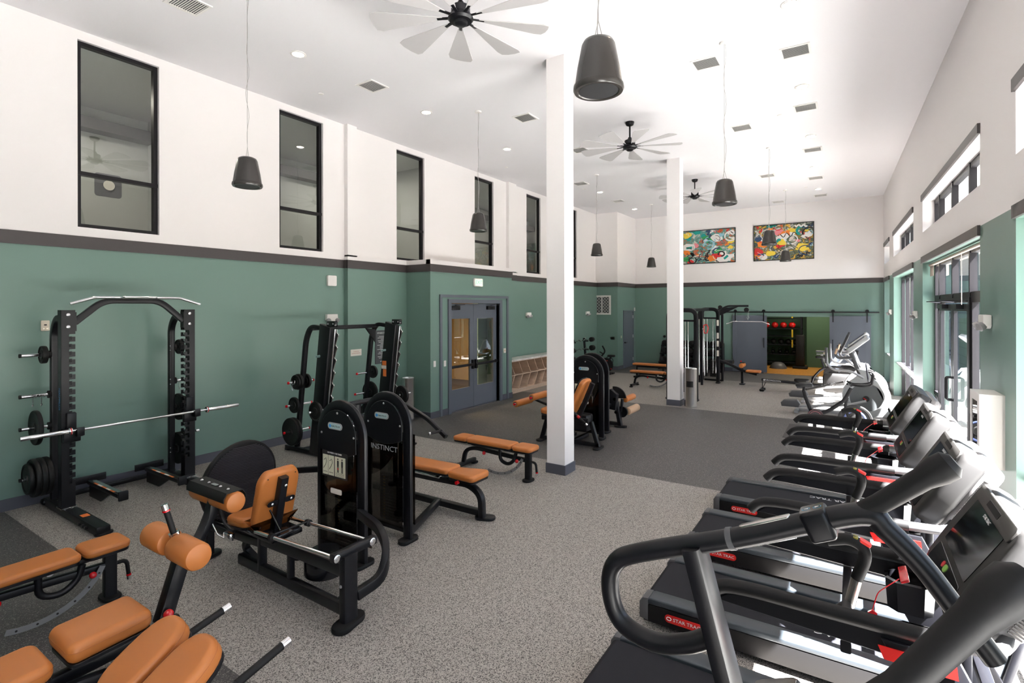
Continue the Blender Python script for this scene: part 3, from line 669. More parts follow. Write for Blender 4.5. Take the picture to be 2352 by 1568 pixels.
# paintings on the far wall: plain abstract colour fields with brush strokes
PC = [mat('paint ' + n_, c, .6) for n_, c in (('orange', (.75, .20, .02)), ('teal', (.0, .28, .24)), ('yellow', (.75, .55, .05)), ('black', (.012, .012, .015)), ('white', (.72, .70, .68)), ('red', (.60, .02, .02)), ('pink', (.70, .22, .25)), ('navy', (.02, .05, .12)), ('green', (.03, .30, .08)), ('sky', (.25, .50, .60)))]
def canvas_mat(name, seed, cols):
    m = mat(name, cols[0], .7); n_ = m.node_tree.nodes; l = m.node_tree.links; b = n_['Principled BSDF']
    tc = n_.new('ShaderNodeTexCoord'); mp = n_.new('ShaderNodeMapping'); mp.inputs['Location'].default_value = (seed, seed * 2, seed); mp.inputs['Scale'].default_value = (1.6, 1.6, 2.2)
    no = n_.new('ShaderNodeTexNoise'); no.inputs['Scale'].default_value = 1.5; no.inputs['Detail'].default_value = 7; no.inputs['Roughness'].default_value = .65; no.inputs['Distortion'].default_value = 1.8
    l.new(tc.outputs['Object'], mp.inputs[0]); l.new(mp.outputs[0], no.inputs['Vector'])
    cr = n_.new('ShaderNodeValToRGB'); e = cr.color_ramp.elements; cr.color_ramp.interpolation = 'EASE'
    e[0].position = .25; e[0].color = (*cols[0], 1); e[1].position = .75; e[1].color = (*cols[-1], 1)
    for i, c in enumerate(cols[1:-1]): k = e.new(.25 + .5 * (i + 1) / (len(cols) - 1)); k.color = (*c, 1)
    l.new(no.outputs[0], cr.inputs[0]); l.new(cr.outputs[0], b.inputs['Base Color']); return m
def painting(x0, x1, z0, z1, lab, seed, cols, y=YB):
    t = thing('painting', lab, 'painting', ((x0 + x1) / 2, y, z0)); w = x1 - x0; h = z1 - z0; rnd = random.Random(seed)
    mb = MB()
    for a, b in (((x0, z0), (x1, z0 + .025)), ((x0, z1 - .025), (x1, z1)), ((x0, z0 + .025), (x0 + .025, z1 - .025)), ((x1 - .025, z0 + .025), (x1, z1 - .025))): mb.bb((a[0], y - .055, a[1]), (b[0], y - .005, b[1]))
    obj('frame', mb, BLK, t, smooth=False)
    mb = MB(); mb.bb((x0 + .02, y - .04, z0 + .02), (x1 - .02, y - .01, z1 - .02)); obj('canvas', mb, canvas_mat('abstract canvas', seed, cols), t, smooth=False)
    mb = MB(); cx = lambda u: x0 + .06 + u * (w - .12); cz = lambda v_: z0 + .06 + v_ * (h - .12); d = y - .0405
    def clampp(u, v_): return (cx(min(1, max(0, u))), cz(min(1, max(0, v_))))
    def ribbon(pts, wd, mi):
        global _d
        _d += .00012; mb.mi = mi; o = []
        for i, p in enumerate(pts):
            a = V(pts[max(i - 1, 0)]); b = V(pts[min(i + 1, len(pts) - 1)]); tt = (b - a); tt = tt.normalized() if tt.length > 0 else V((1, 0)); nn = V((-tt.y, tt.x)) * wd / 2; q = V(p)
            for r in (q + nn, q - nn): o.append((min(x1 - .03, max(x0 + .03, r.x)), d - _d, min(z1 - .03, max(z0 + .03, r.y))))
        mb.add(o, [[2 * i, 2 * i + 1, 2 * i + 3, 2 * i + 2] for i in range(len(pts) - 1)])
    def blob(u, v_, r, mi):
        p = clampp(u, v_); n2 = 10; q = [rnd.uniform(.6, 1.2) for _ in range(n2)]; global _d; _d += .00012; mb.mi = mi
        mb.add([(min(x1 - .03, max(x0 + .03, p[0] + r * q[k] * 1.4 * math.cos(2 * PI * k / n2))), d - _d, min(z1 - .03, max(z0 + .03, p[1] + r * q[k] * math.sin(2 * PI * k / n2)))) for k in range(n2)], [list(range(n2))])
    for _ in range(26): blob(rnd.random(), rnd.random(), rnd.uniform(.05, .17), rnd.choice([0, 0, 1, 2, 2, 4, 4, 4, 5, 6, 7, 8, 9]))
    for _ in range(46):
        u, v_ = rnd.random(), rnd.random(); c = rnd.choice([3, 3, 3, 3, 4, 4, 5, 1, 9, 0, 7]); wd = rnd.choice([.012, .018, .028, .05]) if c != 1 else .08
        k = rnd.random()
        if k < .4: a0 = rnd.uniform(0, 6); r = rnd.uniform(.06, .2); sp = rnd.uniform(2, 6); pts = [(cx(u) + r * 1.2 * math.cos(a0 + sp * i / 14), cz(v_) + r * math.sin(a0 + sp * i / 14)) for i in range(15)]
        elif k < .75:
            a0 = rnd.uniform(0, 3); L_ = rnd.uniform(.2, .6); am = rnd.uniform(.02, .07); pts = [(cx(u) + L_ * i / 18 * math.cos(a0) - am * math.sin(i * .9) * math.sin(a0), cz(v_) + L_ * i / 18 * math.sin(a0) * .5 + am * math.sin(i * .9) * math.cos(a0)) for i in range(19)]
        else: a0 = rnd.uniform(0, 6.28); L_ = rnd.uniform(.12, .35); pts = [(cx(u), cz(v_)), (cx(u) + L_ * math.cos(a0), cz(v_) + L_ * math.sin(a0))]
        ribbon(pts, wd, c)
    obj('brush_strokes', mb, PC, t, smooth=False)
_d = 0
painting(-5.57, -3.65, 4.045, 5.33, 'abstract canvas with much yellow and teal, left of the two paintings', 3, [(.70, .45, .05), (.6, .55, .5), (.05, .25, .22), (.55, .12, .03), (.03, .03, .04)])
_d = 0
painting(-3.04, -1.13, 4.04, 5.325, 'abstract canvas with dark green and orange, right of the two paintings', 11, [(.65, .18, .03), (.6, .56, .52), (.04, .08, .05), (.70, .40, .05), (.45, .05, .03)])
# ---------------------------------------------------------------- fittings on the left wall
def plate(nm, P, label, cat, m=WPL, r=.01, th=.02, parts=None, group=None):
    (c, xa, w, h) = P; mb = MB(); M = fr(c, xa, (0, 0, 1)); mb.prism(rrect(w, h, min(r, w * .4, h * .4), 3), 0, th, M, min(.006, th * .4)); t = thing(nm, label, cat, c)
    if group: t['group'] = group
    obj('cover', mb, m, t)
    for pn, f_, mm in parts or []:
        q = MB(); f_(q, M); obj(pn, q, mm, t)
    return t
YN = (0, 1, 0); xl = XL; xp = -8.3
# frame convention on the left wall: x axis = +y (away from camera), z axis faces +x
plate('alarm_panel', ((xl, 6.5, 2.91), YN, .2, .2), 'square white wall box above the emergency light on the left wall', 'wall box', r=.02, th=.05)
def em_light(c, xa, label, group='white emergency lights'):
    t = thing('emergency_light', label, 'emergency light', c, group=group); M = fr(c, xa, (0, 0, 1))
    mb = MB(); mb.prism([(-.12, .06), (-.13, -.05), (-.09, -.08), (.09, -.08), (.13, -.05), (.12, .06)], 0, .07, M, .012); obj('housing', mb, WPL, t)
    for s in (-.09, .09):
        mb = MB(); mb.lathe([(0, 0), (.035, 0), (.045, .02), (.045, .05), (.035, .055), (0, .05)], M @ Mx.Translation((s, -.045, .055)) @ Mx.Rotation(.5, 4, 'X') @ Mx.Rotation(s * 4, 4, 'Y'), 18); obj('lamp_head', mb, SILV, t)
em_light((xl, 6.49, 2.21), YN, 'emergency light above the far rack on the left wall, below the white box')
em_light((xp - .05, 13.65, 2.17), YN, 'emergency light on the green wall above the shoe cubbies')
em_light((-8.35, 17.9, 2.17), YN, 'emergency light at the far left wall beside the return grille')
for s_, lab in ((7.2, 'emergency light on the window side nearest the camera, above the defibrillator cabinet'), (12.7, 'emergency light on the window side between the glazed door and the next window'), (18.0, 'emergency light on the window side at the far end')): em_light(RP(s_, 0, 2.25), (0, -1, 0), lab)
plate('thermostat', ((xl, 2.26, 2.18), YN, .085, .13), 'cream wall device with two small lights left of the near rack', 'thermostat', mat('cream plastic', (.62, .55, .45), .4), parts=[('indicator_lens', lambda q, M: (q.prism(rrect(.02, .012, .004), .02, .024, M @ Mx.Translation((-.018, -.035, 0))), q.prism(rrect(.02, .012, .004), .02, .024, M @ Mx.Translation((.018, -.035, 0)))), CHR), ('display', lambda q, M: q.prism(rrect(.026, .016, .002), .02, .022, M @ Mx.Translation((0, .01, 0))), DKGR)])
def notice_text(lines, size, dz, z0, M, m=TXTW, nm='lettering', t=None):
    q = MB()
    for i, s_ in enumerate(lines): txt(s_, size, M @ Mx.Translation((0, z0 - i * dz, .0035)), .001, mb=q)
    obj(nm, q, m, t, smooth=False)
t = thing('notice_card', 'small white card with red print on the wall between the racks', 'notice', (xp, 7.02, 1.5)); M = fr((xp, 7.02, 1.5), YN, (0, 0, 1))
mb = MB(); mb.prism(rrect(.27, .13, .003, 1), 0, .003, M); obj('card', mb, WPAPER, t); notice_text(['ATTENTION', 'RE-RACK WEIGHTS'], .024, .035, .02, M, mat('red print', (.5, .15, .1), .6), t=t)
t = thing('rules_board', 'dark board of fitness center rules behind the far rack', 'sign', (xp, 7.72, 1.57)); M = fr((xp, 7.72, 1.57), YN, (0, 0, 1))
mb = MB(); mb.prism(rrect(.42, .70, .01, 2), 0, .012, M); mb.mi = 1; obj('board', mb, [mat('charcoal sign board', (.055, .058, .065), .5), DKGR], t)
q = MB(); Mq = M @ Mx.Translation((0, 0, .01)); txt('FITNESS CENTER', .042, Mq @ Mx.Translation((0, .29, .0035)), .001, mb=q)
for i in range(16):
    wv = .22 + .1 * math.sin(i * 2.3); q.prism(rrect(wv, .007, .001, 1), .003, .004, Mq @ Mx.Translation((0, .22 - i * .03, 0)))
txt('LATITUDE', .035, Mq @ Mx.Translation((0, -.30, .0035)), .001, mb=q); obj('lettering', q, TXTW, t, smooth=False)
# switches by the double door
for y, z, lab in ((8.56, 1.17, 'white switch plate left of the door trim'), (8.9, 1.15, 'white switch plate between the two door trims')): plate('light_switch', ((XB, y, z), YN, .075, .13), lab, 'light switch', r=.008, th=.008, parts=[('rocker', lambda q, M: q.prism(rrect(.034, .07, .003), .008, .012, M), WPL)])
plate('fire_alarm_pull', ((XB, 11.26, 1.27), YN, .1, .12), 'small white square device right of the double door', 'alarm device', WPAPER, parts=[('button', lambda q, M: q.prism(rrect(.03, .03, .01), .02, .026, M), mat('pale orange button', (.7, .4, .25), .5))])
t = thing('exit_sign', 'white exit sign with green lettering above the double door', 'exit sign', (XB, 10.1, 2.9)); M = fr((XB, 10.1, 2.99), YN, (0, 0, 1))
mb = MB(); mb.prism(rrect(.34, .2, .03, 3), 0, .05, M, .01); obj('housing', mb, WPL, t)
mb = MB(); mb.prism(rrect(.26, .14, .01, 2), .05, .053, M); obj('face', mb, EXITG, t)
obj('lettering', txt('EXIT', .13, M @ Mx.Translation((0, 0, .055)), .003), mat('exit green', (.15, .62, .25), .5, emit=(.1, .8, .2), es=.4), t, smooth=False)
# alcove grille, controller, switches
t = thing('return_grille', 'white framed air return grille with diamond filter on the alcove wall', 'air grille', (-8.13, 18.8, 2.1)); M = fr((-8.13, 18.8, 2.47), (1, 0, 0), (0, 0, 1)); M = fr((-8.13, 18.8, 2.47), (1, 0, 0), (0, 0, 1), ) ; 
mb = MB()
for a, b in (((-.36, -.37), (.36, -.31)), ((-.36, .31), (.36, .37)), ((-.36, -.31), (-.30, .31)), ((.30, -.31), (.36, .31)), ((-.012, -.31), (.012, .31))): mb.bb((-8.13 + a[0], 18.775, 2.47 + a[1]), (-8.13 + b[0], 18.8, 2.47 + b[1]))
obj('frame', mb, WPL, t, smooth=False); mb = MB(); mb.bb((-8.43, 18.793, 2.16), (-7.83, 18.799, 2.78)); obj('filter', mb, GRYP, t, smooth=False)
mb = MB()
for k in range(-6, 7):
    for sg in (1, -1):
        x0 = k * .12; a = (x0 - .31 * sg, -.31); b = (x0 + .31 * sg, .31)
        def cl(a, b):
            (ax, az), (bx, bz) = a, b; o_ = []
            for (px, pz), (qx, qz) in (((ax, az), (bx, bz)), ((bx, bz), (ax, az))):
                if abs(px) > .30:
                    t_ = (math.copysign(.30, px) - px) / (qx - px) if qx != px else 0
                    if not 0 <= t_ <= 1: return None
                    px, pz = px + (qx - px) * t_, pz + (qz - pz) * t_
                o_.append((px, pz))
            return o_ if abs(o_[0][1] - o_[1][1]) > .02 else None
        c_ = cl(a, b)
        if c_: mb.bar([(-8.13 + c_[0][0], 18.79, 2.47 + c_[0][1]), (-8.13 + c_[1][0], 18.79, 2.47 + c_[1][1])], .008, .006, ch=0)
obj('mesh_bars', mb, WPL, t, smooth=False)
plate('wall_controller', ((-7.7, 18.8, 1.2), (-1, 0, 0), .17, .12), 'white wall controller with a grey screen in the alcove', 'wall controller', parts=None)
mb = MB(); mb.bb((-7.735, 18.772, 1.175), (-7.665, 18.779, 1.225)); tag(obj('controller_screen', mb, DKGR), 'small dark screen on the alcove wall controller', 'screen')
plate('light_switch', ((-7.5, 19.18, 1.24), YN, .09, .1), 'cream switch plate left of the service door lever', 'light switch', CRM, th=.008)
plate('light_switch', ((-8.35, 17.72, 1.2), YN, .07, .13), 'white switch plate above the barbell rack', 'light switch', th=.008)
plate('door_contact', ((-7.5, 20.6, 2.3), YN, .07, .14), 'small white sensor above the hinge side of the service door', 'door sensor', th=.03)
mb = MB(); mb.cyl((-6.3, YB, 1.22), (-6.3, YB - .04, 1.22), .05, 20); tag(obj('wall_stop', mb, BLK), 'small round black wall stop on the far green wall', 'wall stop')
# defibrillator cabinet
t = thing('defibrillator_cabinet', 'white wall cabinet holding a yellow defibrillator beside the glazed door', 'cabinet', RP(6.8, 0, .75))
def RB(mb, s0, s1, d0, d1, z0, z1): p = [RP(s, e, z) for s in (s0, s1) for e in (d0, d1) for z in (z0, z1)]; return mb.add(p, [[0, 1, 3, 2], [4, 6, 7, 5], [0, 4, 5, 1], [2, 3, 7, 6], [0, 2, 6, 4], [1, 5, 7, 3]])
sa, sb, za, zb = 6.62, 7.02, .86, 1.56
mb = MB()
for q in ((sa, sb, -.02, -.001, za, zb), (sa, sa + .02, -.17, 0, za, zb), (sb - .02, sb, -.17, 0, za, zb), (sa + .02, sb - .02, -.17, -.02, za, za + .02), (sa + .02, sb - .02, -.17, -.02, zb - .02, zb)): RB(mb, *q)
obj('body', mb, WPL, t, smooth=False)
mb = MB()
for q in ((sa, sa + .08, -.185, -.17, za, zb), (sb - .08, sb, -.185, -.17, za, zb), (sa + .08, sb - .08, -.185, -.17, za, za + .08), (sa + .08, sb - .08, -.185, -.17, zb - .08, zb)): RB(mb, *q)
d_ = obj('cabinet_door', mb, WPL, t, smooth=False); mb = MB(); RB(mb, sa + .08, sb - .08, -.18, -.177, za + .08, zb - .08); obj('glass_pane', mb, SMOK, d_, smooth=False)
mb = MB(); RB(mb, sa + .1, sb - .1, -.14, -.03, za + .1, za + .38); obj('defibrillator_bag', mb, YEL, t); mb = MB(); RB(mb, sa + .14, sb - .14, -.16, -.141, za + .15, za + .3); obj('red_case', mb, REDL, t)
# ================================================================ free weights and machines on the left
def foot(mb, x, y, rz=0, w=.22, d=.13, h=.035, z=0):
    mb.prism(rrect(w, d, d * .49, 5), 0, h, Mx.Translation((x, y, z)) @ Mx.Rotation(rz, 4, 'Z'), .012)
def pad(t, name, M, w, l, th=.075, r=.05, m=ORG, base=True, ch=None, pts=None):
    """upholstered pad: local x width, y length, z up"""
    mb = MB(); o = pts or rrect(w, l, r, 5); c = ch or th * .38
    mb.prism(o, 0, th, M, c, 5); p = obj(name, mb, m, t)
    if base: q = MB(); q.prism(offs(o, .008), -.018, .004, M, .003, 1); obj('backing_board', q, BLK, p)
    s = MB(); oo = offs(o, -.0005)
    s.sweep([M @ V((a[0], a[1], th * .62)) for a in oo], [(.0015 * math.cos(k * 1.57), .0015 * math.sin(k * 1.57)) for k in range(4)], up=M.to_3x3() @ V((0, 0, 1)), closed=True); obj('seam', s, ORGD, p)
    return p
def roller(t, name, a, b, r, m=ORG, cap=None, flat=None):
    mb = MB(); mb.cyl(a, b, r, 28, ch=min(.025, r * .3)); p = obj(name, mb, m, t)
    if cap:
        a = V(a); d = (V(b) - a).normalized(); q = MB(); q.cyl(a - d * .012, a + d * .01, r * .62, 20); q.mi = 1; q.cyl(a - d * .04, a - d * .01, r * .35, 16, ch=.006); obj('end_cap', q, [STEEL, cap], p)
    return p
def bolt(mb, p, ax, r=.013):
    p = V(p); ax = V(ax).normalized(); mb.lathe([(0, .01), (r * .5, .009), (r, .004), (r, 0), (0, 0)], Mx.Translation(p) @ ax.to_track_quat('Z', 'Y').to_matrix().to_4x4(), 10)
def knob(t, p, ax, r=.026, stem=.05, m=RED):
    p = V(p); ax = V(ax).normalized(); mb = MB(); mb.ball(p + ax * stem, r, 14); k = obj('pull_pin', mb, m, t); q = MB(); q.cyl(p, p + ax * stem, .009, 10); obj('pin_shaft', q, CHR, k)
def plate(loc, r, th, label, ax=(0, 1, 0), group='weight plates on the storage pegs', holes=True):
    mb = MB(); mb.lathe([(.026, -th / 2), (.055, -th / 2), (.06, -th * .3), (r * .82, -th * .3), (r * .88, -th / 2), (r * .97, -th / 2), (r, -th * .3), (r, th * .3), (r * .97, th / 2), (r * .88, th / 2), (r * .82, th * .3), (.06, th * .3), (.055, th / 2), (.026, th / 2), (.026, -th / 2)], V(ax).to_track_quat('Z', 'Y').to_matrix().to_4x4(), 36)
    o = obj('weight_plate', mb, IRON); o.location = loc; tag(o, label, 'weight plate', group); return o
def spring_clip(loc, label):
    mb = MB(); r = .03
    mb.tube([(r * math.cos(a * .5), -.012 + .004 * a, r * math.sin(a * .5)) for a in range(0, 24)], .0025, n=6, up=(0, 1, 0)); mb.tube([(-.02, .02, -.025), (-.03, .02, -.10), (-.015, .02, -.13), (-.005, .02, -.10)], .0028, .01, n=6); mb.tube([(.02, .0, -.025), (.022, 0, -.11), (.035, 0, -.13), (.045, 0, -.09)], .0028, .01, n=6)
    o = obj('spring_clip', mb, CHR); o.location = loc; tag(o, label, 'barbell clip', 'spring clips on the rack pegs')
# ---------------------------------------------------------------- half rack
t = thing('half_rack', 'tall black half rack with chrome pull-up bar by the left wall, nearest the camera', 'power rack', (-7.65, 2.9, 0))
for sgn, y0, y1 in ((1, 2.185, 2.315), (-1, 3.505, 3.635)):
    inn = y1 if sgn > 0 else y0; pts = []; ns = 20; zt = 2.065
    if sgn > 0: pts = [(y0, .1), (y1, .1)]
    else: pts = [(y1, .1), (y0, .1)]
    for k in range(ns):
        z = zt - (ns - 1 - k) * .0875
        for dy, dz in ((0, -.0), (.032, 0), (.032, -.028), (.038, -.036), (.052, -.036), (.060, -.028), (.060, .02), (.052, .032), (0, .032)): pts.append((inn - sgn * dy, z + dz))
    pts += [(inn, 2.37), (y0 if sgn > 0 else y1, 2.37)]
    mb = MB(); mb.prism(pts, 0, .012, fr((-7.6, 0, 0), (0, 1, 0), (0, 0, 1)), 0)
    mb.prism(pts, 0, .012, fr((-7.70, 0, 0), (0, 1, 0), (0, 0, 1)), 0)
    oy = y0 if sgn > 0 else y1 - .01
    mb.bb((-7.70, oy, .1), (-7.588, oy + .01, 2.37)); mb.bb((-7.69, min(inn, inn - sgn * .06) + (0 if sgn > 0 else .055), .1), (-7.6, min(inn, inn - sgn * .06) + (.005 if sgn > 0 else .06), 2.37)); mb.bb((-7.7, y0, 2.365), (-7.588, y1, 2.375))
    u_ = obj('upright', mb, BLK, t); mb = MB()
    for z in (2.32, 2.18): bolt(mb, (-7.587, (y0 + y1) / 2, z), (1, 0, 0), .02); bolt(mb, (-7.64, inn, z + .005), (0, sgn, 0), .012)
    obj('bolt_head', mb, BOLT, u_)
    yc = (y0 + y1) / 2 + (.02 if sgn > 0 else -.0)
    mb = MB(); mb.bar([(-7.68, yc, 2.28), (-8.0, yc, 2.28), (-8.12, yc, 2.12), (-8.12, yc, .08)], .075, .075, .16, up=(0, 1, 0)); r_ = obj('rear_post', mb, BLK, t)
    mb = MB()
    for z in (1.86, 1.80, 1.39, 1.32, .42, .36): bolt(mb, (-8.08, yc + sgn * .03, z), (1, 0, 0), .008)
    obj('bolt_head', mb, BOLT, r_)
    mb = MB(); mb.box((-7.44, yc - .01, .05), (1.62, .13, .09), None, .012); mb.box((-8.22, yc, .05), (.12, .2, .07), None, .03); foot(mb, -6.66, yc, PI / 2, .17, .1, .03); b_ = obj('base_rail', mb, BLK, t)
    mb = MB(); mb.bb((-7.2, yc - .04, .096), (-7.1, yc + .03, .0975)); obj('warning_label', mb, WARN, b_); mb = MB()
    for x in (-7.05, -6.95, -6.87): mb.cyl((x, yc - .075, .05), (x, yc - .10, .05), .018, 12)
    obj('band_peg', mb, BLK, b_)
    mb = MB(); bolt(mb, (-7.55, yc, .095), (0, 0, 1), .02); bolt(mb, (-8.0, yc, .095), (0, 0, 1), .02); mb.bb((-7.72, y0 - .01, .09), (-7.56, y1 + .01, .105)); obj('mount_plate', mb, STEEL, b_)
    # storage pegs
    s2 = -1 if sgn > 0 else 1
    for z in (1.84, 1.36, .98, .39):
        mb = MB(); a = (-8.12, yc + s2 * .03, z); b = (-8.12, yc + s2 * (.30 if s2 < 0 else .26), z); mb.cyl(a, b, .021, 18); p_ = obj('storage_peg', mb, CHR, t)
        mb = MB(); mb.cyl((a[0], a[1] + s2 * .0, z), (a[0], a[1] + s2 * .03, z), .045, 20); mb.cyl((b[0], b[1], z), (b[0], b[1] + s2 * .02, z), .023, 18); obj('peg_collar', mb, BLKM, p_)
mb = MB(); mb.bar([(-7.63, 2.32, 2.23), (-7.63, 2.60, 2.49), (-7.63, 3.22, 2.49), (-7.63, 3.50, 2.23)], .075, .055, .12, up=(1, 0, 0)); mb.bb((-7.68, 2.315, 2.13), (-7.59, 2.328, 2.35)); mb.bb((-7.68, 3.492, 2.13), (-7.59, 3.505, 2.35)); obj('top_arch', mb, BLK, t)
mb = MB(); mb.tube([(-7.50, 2.24, 2.445), (-7.52, 2.48, 2.525), (-7.52, 3.42, 2.525), (-7.50, 3.66, 2.445)], .0165, .03, n=12); c_ = obj('pull_up_bar', mb, CHR, t)
mb = MB(); mb.tube([(-7.42, 2.74, 2.53), (-7.42, 3.10, 2.53), (-7.6, 3.10, 2.53), (-7.6, 2.74, 2.53)], .014, .03, closed=True, n=10, up=(0, 0, 1)); obj('neutral_grip', mb, CHR, c_)
mb = MB(); mb.bar([(-8.22, 2.33, .07), (-8.22, 3.5, .07)], .06, .06); mb.bar([(-8.2, 2.42, .21), (-8.2, 2.82, .21)], .02, .09); mb.bar([(-8.2, 3.15, .21), (-8.2, 3.5, .21)], .02, .09); obj('rear_crossbar', mb, BLK, t)
for y in (2.62, 3.26):
    mb = MB(); mb.box((-7.62, y, .20), (.95, .075, .05), None, .01); mb.box((-7.13, y, .21), (.04, .1, .11), None, .01); mb.prism([(-8.1, .02), (-7.75, .02), (-7.45, .17), (-8.1, .17)], -.01, .01, fr((0, y, 0), (1, 0, 0), (0, 0, 1))); a_ = obj('spotter_arm', mb, BLK, t)
    mb = MB(); mb.bb((-8.0, y - .012, .225), (-7.17, y + .034, .23)); mb.mi = 1
    for k in range(5): mb.mi = 1 + k % 2; mb.bb((-7.9 + k * .12, y - .034, .225), (-7.79 + k * .12, y - .014, .2285))
    obj('rest_strip', mb, [STEEL, WARN, WPAPER], a_, smooth=False)
for y in (2.27, 3.55):
    mb = MB(); mb.box((-7.56, y, .93), (.06, .16, .15), None, .01); mb.box((-7.50, y + .05, .955), (.10, .07, .07), None, .012); mb.box((-7.56, y, 1.08), (.03, .09, .22), None, .01); mb.box((-7.44, y + .05, .98), (.012, .07, .1), None, .004); obj('bar_catch', mb, BLK, t)
mb = MB(); mb.cyl((-7.62, 3.66, .70), (-7.62, 3.70, .70), .018, 12); obj('pull_pin', mb, CHR, t)
mb = MB(); M = fr((-7.585, 2.185, 1.4), (0, 0, -1), (1, 0, 0)) ; txt('NAUTILUS', .055, fr((-7.645, 2.183, 1.35), (0, 0, -1), (1, 0, 0)), .001, mb=mb); obj('lettering', mb, BLUE, t, smooth=False)
mb = MB(); ys = 1.82; yr = 4.12; X, Z = -7.47, .995
mb.cyl((X, 2.25, Z), (X, 3.72, Z), .0145, 14); b_ = obj('shaft', mb, CHR, bt := thing('barbell', 'chrome barbell resting in the hooks of the near rack', 'barbell', (X, 2.95, Z)))
for a, b in ((1.80, 2.22), (4.17, 3.75)):
    mb = MB(); mb.cyl((X, a, Z), (X, b, Z), .0255, 18, ch=.004); obj('sleeve', mb, CHR, bt)
    mb = MB(); d = .03 if a < 3 else -.03; mb.cyl((X, b, Z), (X, b + d, Z), .04, 20, ch=.006); mb.mi = 1; mb.cyl((X, b + d * .3, Z), (X, b + d * .6, Z), .0415, 20); obj('collar', mb, [CHR, RED], bt)
PG = 'weight plates on the near rack'
plate((-8.12, 2.17, 1.84), .105, .05, 'small black plate on the top left peg of the near rack', group=PG)
plate((-8.12, 2.10, .98), .205, .045, 'black plate on the third left peg of the near rack', group=PG)
for y, r, th, l in ((2.19, .225, .05, 'large'), (2.135, .225, .05, 'large'), (2.08, .225, .05, 'large'), (2.03, .18, .045, 'smaller')):
    plate((-8.12, y, .39), r, th, '%s black plate in the stack on the bottom left peg of the near rack' % l, group=PG)
plate((-8.12, 3.68, 1.84), .105, .05, 'small black plate on the top right peg of the near rack', group=PG)
plate((-8.12, 3.67, .98), .19, .045, 'black plate on the third right peg of the near rack', group=PG)
plate((-8.12, 3.73, .98), .15, .04, 'outer smaller plate on the third right peg of the near rack', group=PG)
plate((-8.12, 3.66, .39), .225, .05, 'inner large plate on the bottom right peg of the near rack', group=PG); plate((-8.12, 3.72, .39), .225, .05, 'outer large plate on the bottom right peg of the near rack', group=PG)
for y in (2.06, 2.14, 3.66, 3.73): spring_clip((-8.12, y, 1.36), 'chrome spring clip on the %s second peg of the near rack' % ('left' if y < 3 else 'right'))
# ---------------------------------------------------------------- smith machine
t = thing('smith_machine', 'black smith machine with slanted uprights at the far end of the left wall', 'smith machine', (-7.3, 6.0, 0))
for y, s in ((5.33, -1), (6.72, 1)):
    d = V((.33, 0, 2.05)).normalized(); 
    mb = MB(); mb.prism([(-7.37, .06), (-7.12, .06), (-6.84, 2.08), (-7.10, 2.14)], -.055, .055, fr((0, y, 0), (1, 0, 0), (0, 0, 1)), .012, 2); u_ = obj('upright_shroud', mb, BLK, t)
    mb = MB(); mb.prism(rrect(.13, .036, .018, 4), 0, .004, fr((-7.14, y - .056, 1.62), (.99, 0, .15), (-.15, 0, 1))); mb.mi = 1; txt('NAUTILUS', .024, fr((-7.125, y - .061, 1.62), (.99, 0, .15), (-.15, 0, 1)), .001, mb=mb); obj('badge', mb, [BADG, DKGR], u_)
    mb = MB(); mb.cyl((-7.06, y + .0, .12), (-6.79, y + .0, 2.06), .014, 14); obj('guide_rod', mb, CHR, t)
    # racking rail with a row of hooks
    pts = [(-7.10, .2)]; up = []
    for k in range(9):
        z = .35 + k * .2; x = -7.09 + (z - .12) * .139; up += [(x + .035, z - .02), (x + .055, z + .01), (x + .052, z + .035), (x + .03, z + .03), (x + .012, z + .06)]
    pts = [(-7.105, .15), (-7.07, .15)] + [(a + .02, b) for a, b in up] + [(-6.80, 2.05), (-6.84, 2.05)]
    mb = MB(); mb.prism(pts, -.006, .006, fr((0, y + .045, 0), (1, 0, 0), (0, 0, 1))); obj('hook_rail', mb, STEEL, t)
    mb = MB(); mb.bar([(-7.03, y + .01, 2.06), (-7.4, y + .01, 2.10), (-7.53, y + .01, 1.88), (-7.78, y + .01, .06)], .07, .075, .14, up=(0, 1, 0)); obj('rear_post', mb, BLK, t)
    mb = MB(); mb.box((-7.25, y, .05), (1.6, .08, .07), None, .012); foot(mb, -8.0, y, 0, .14, .1, .03); foot(mb, -6.5, y, 0, .2, .12, .03); obj('base_rail', mb, BLK, t)
    mb = MB(); mb.box((-6.86, y, 2.14), (.2, .06, .09), None, .01); q_ = obj('top_bracket', mb, BLKG, t); mb = MB(); bolt(mb, (-6.92, y - .03, 2.14), (0, -1, 0)); bolt(mb, (-6.8, y - .03, 2.14), (0, -1, 0)); obj('bolt_head', mb, BOLT, q_)
    for z in (1.18, .80, .36):
        x = -7.78 + (z - .06) * .137
        for sd in (-1, 1):
            L_ = .2 if sd < 0 else .16; mb = MB(); mb.cyl((x, y + sd * .03, z), (x, y + sd * (L_ + .04), z), .019, 16); p_ = obj('storage_peg', mb, CHR, t); mb = MB(); mb.cyl((x, y + sd * (L_ + .04), z), (x, y + sd * (L_ + .06), z), .022, 16); obj('peg_tip', mb, RED, p_)
mb = MB(); mb.bar([(-7.38, 5.33, 2.06), (-7.38, 6.72, 2.06)], .06, .07); mb.bar([(-7.6, 5.33, .06), (-7.6, 6.72, .06)], .06, .06); mb.prism([(6.69, 1.99), (6.45, 2.03), (6.69, 1.75)], -.01, .01, fr((-7.38, 0, 0), (0, 1, 0), (0, 0, 1))); obj('crossbar', mb, BLK, t)
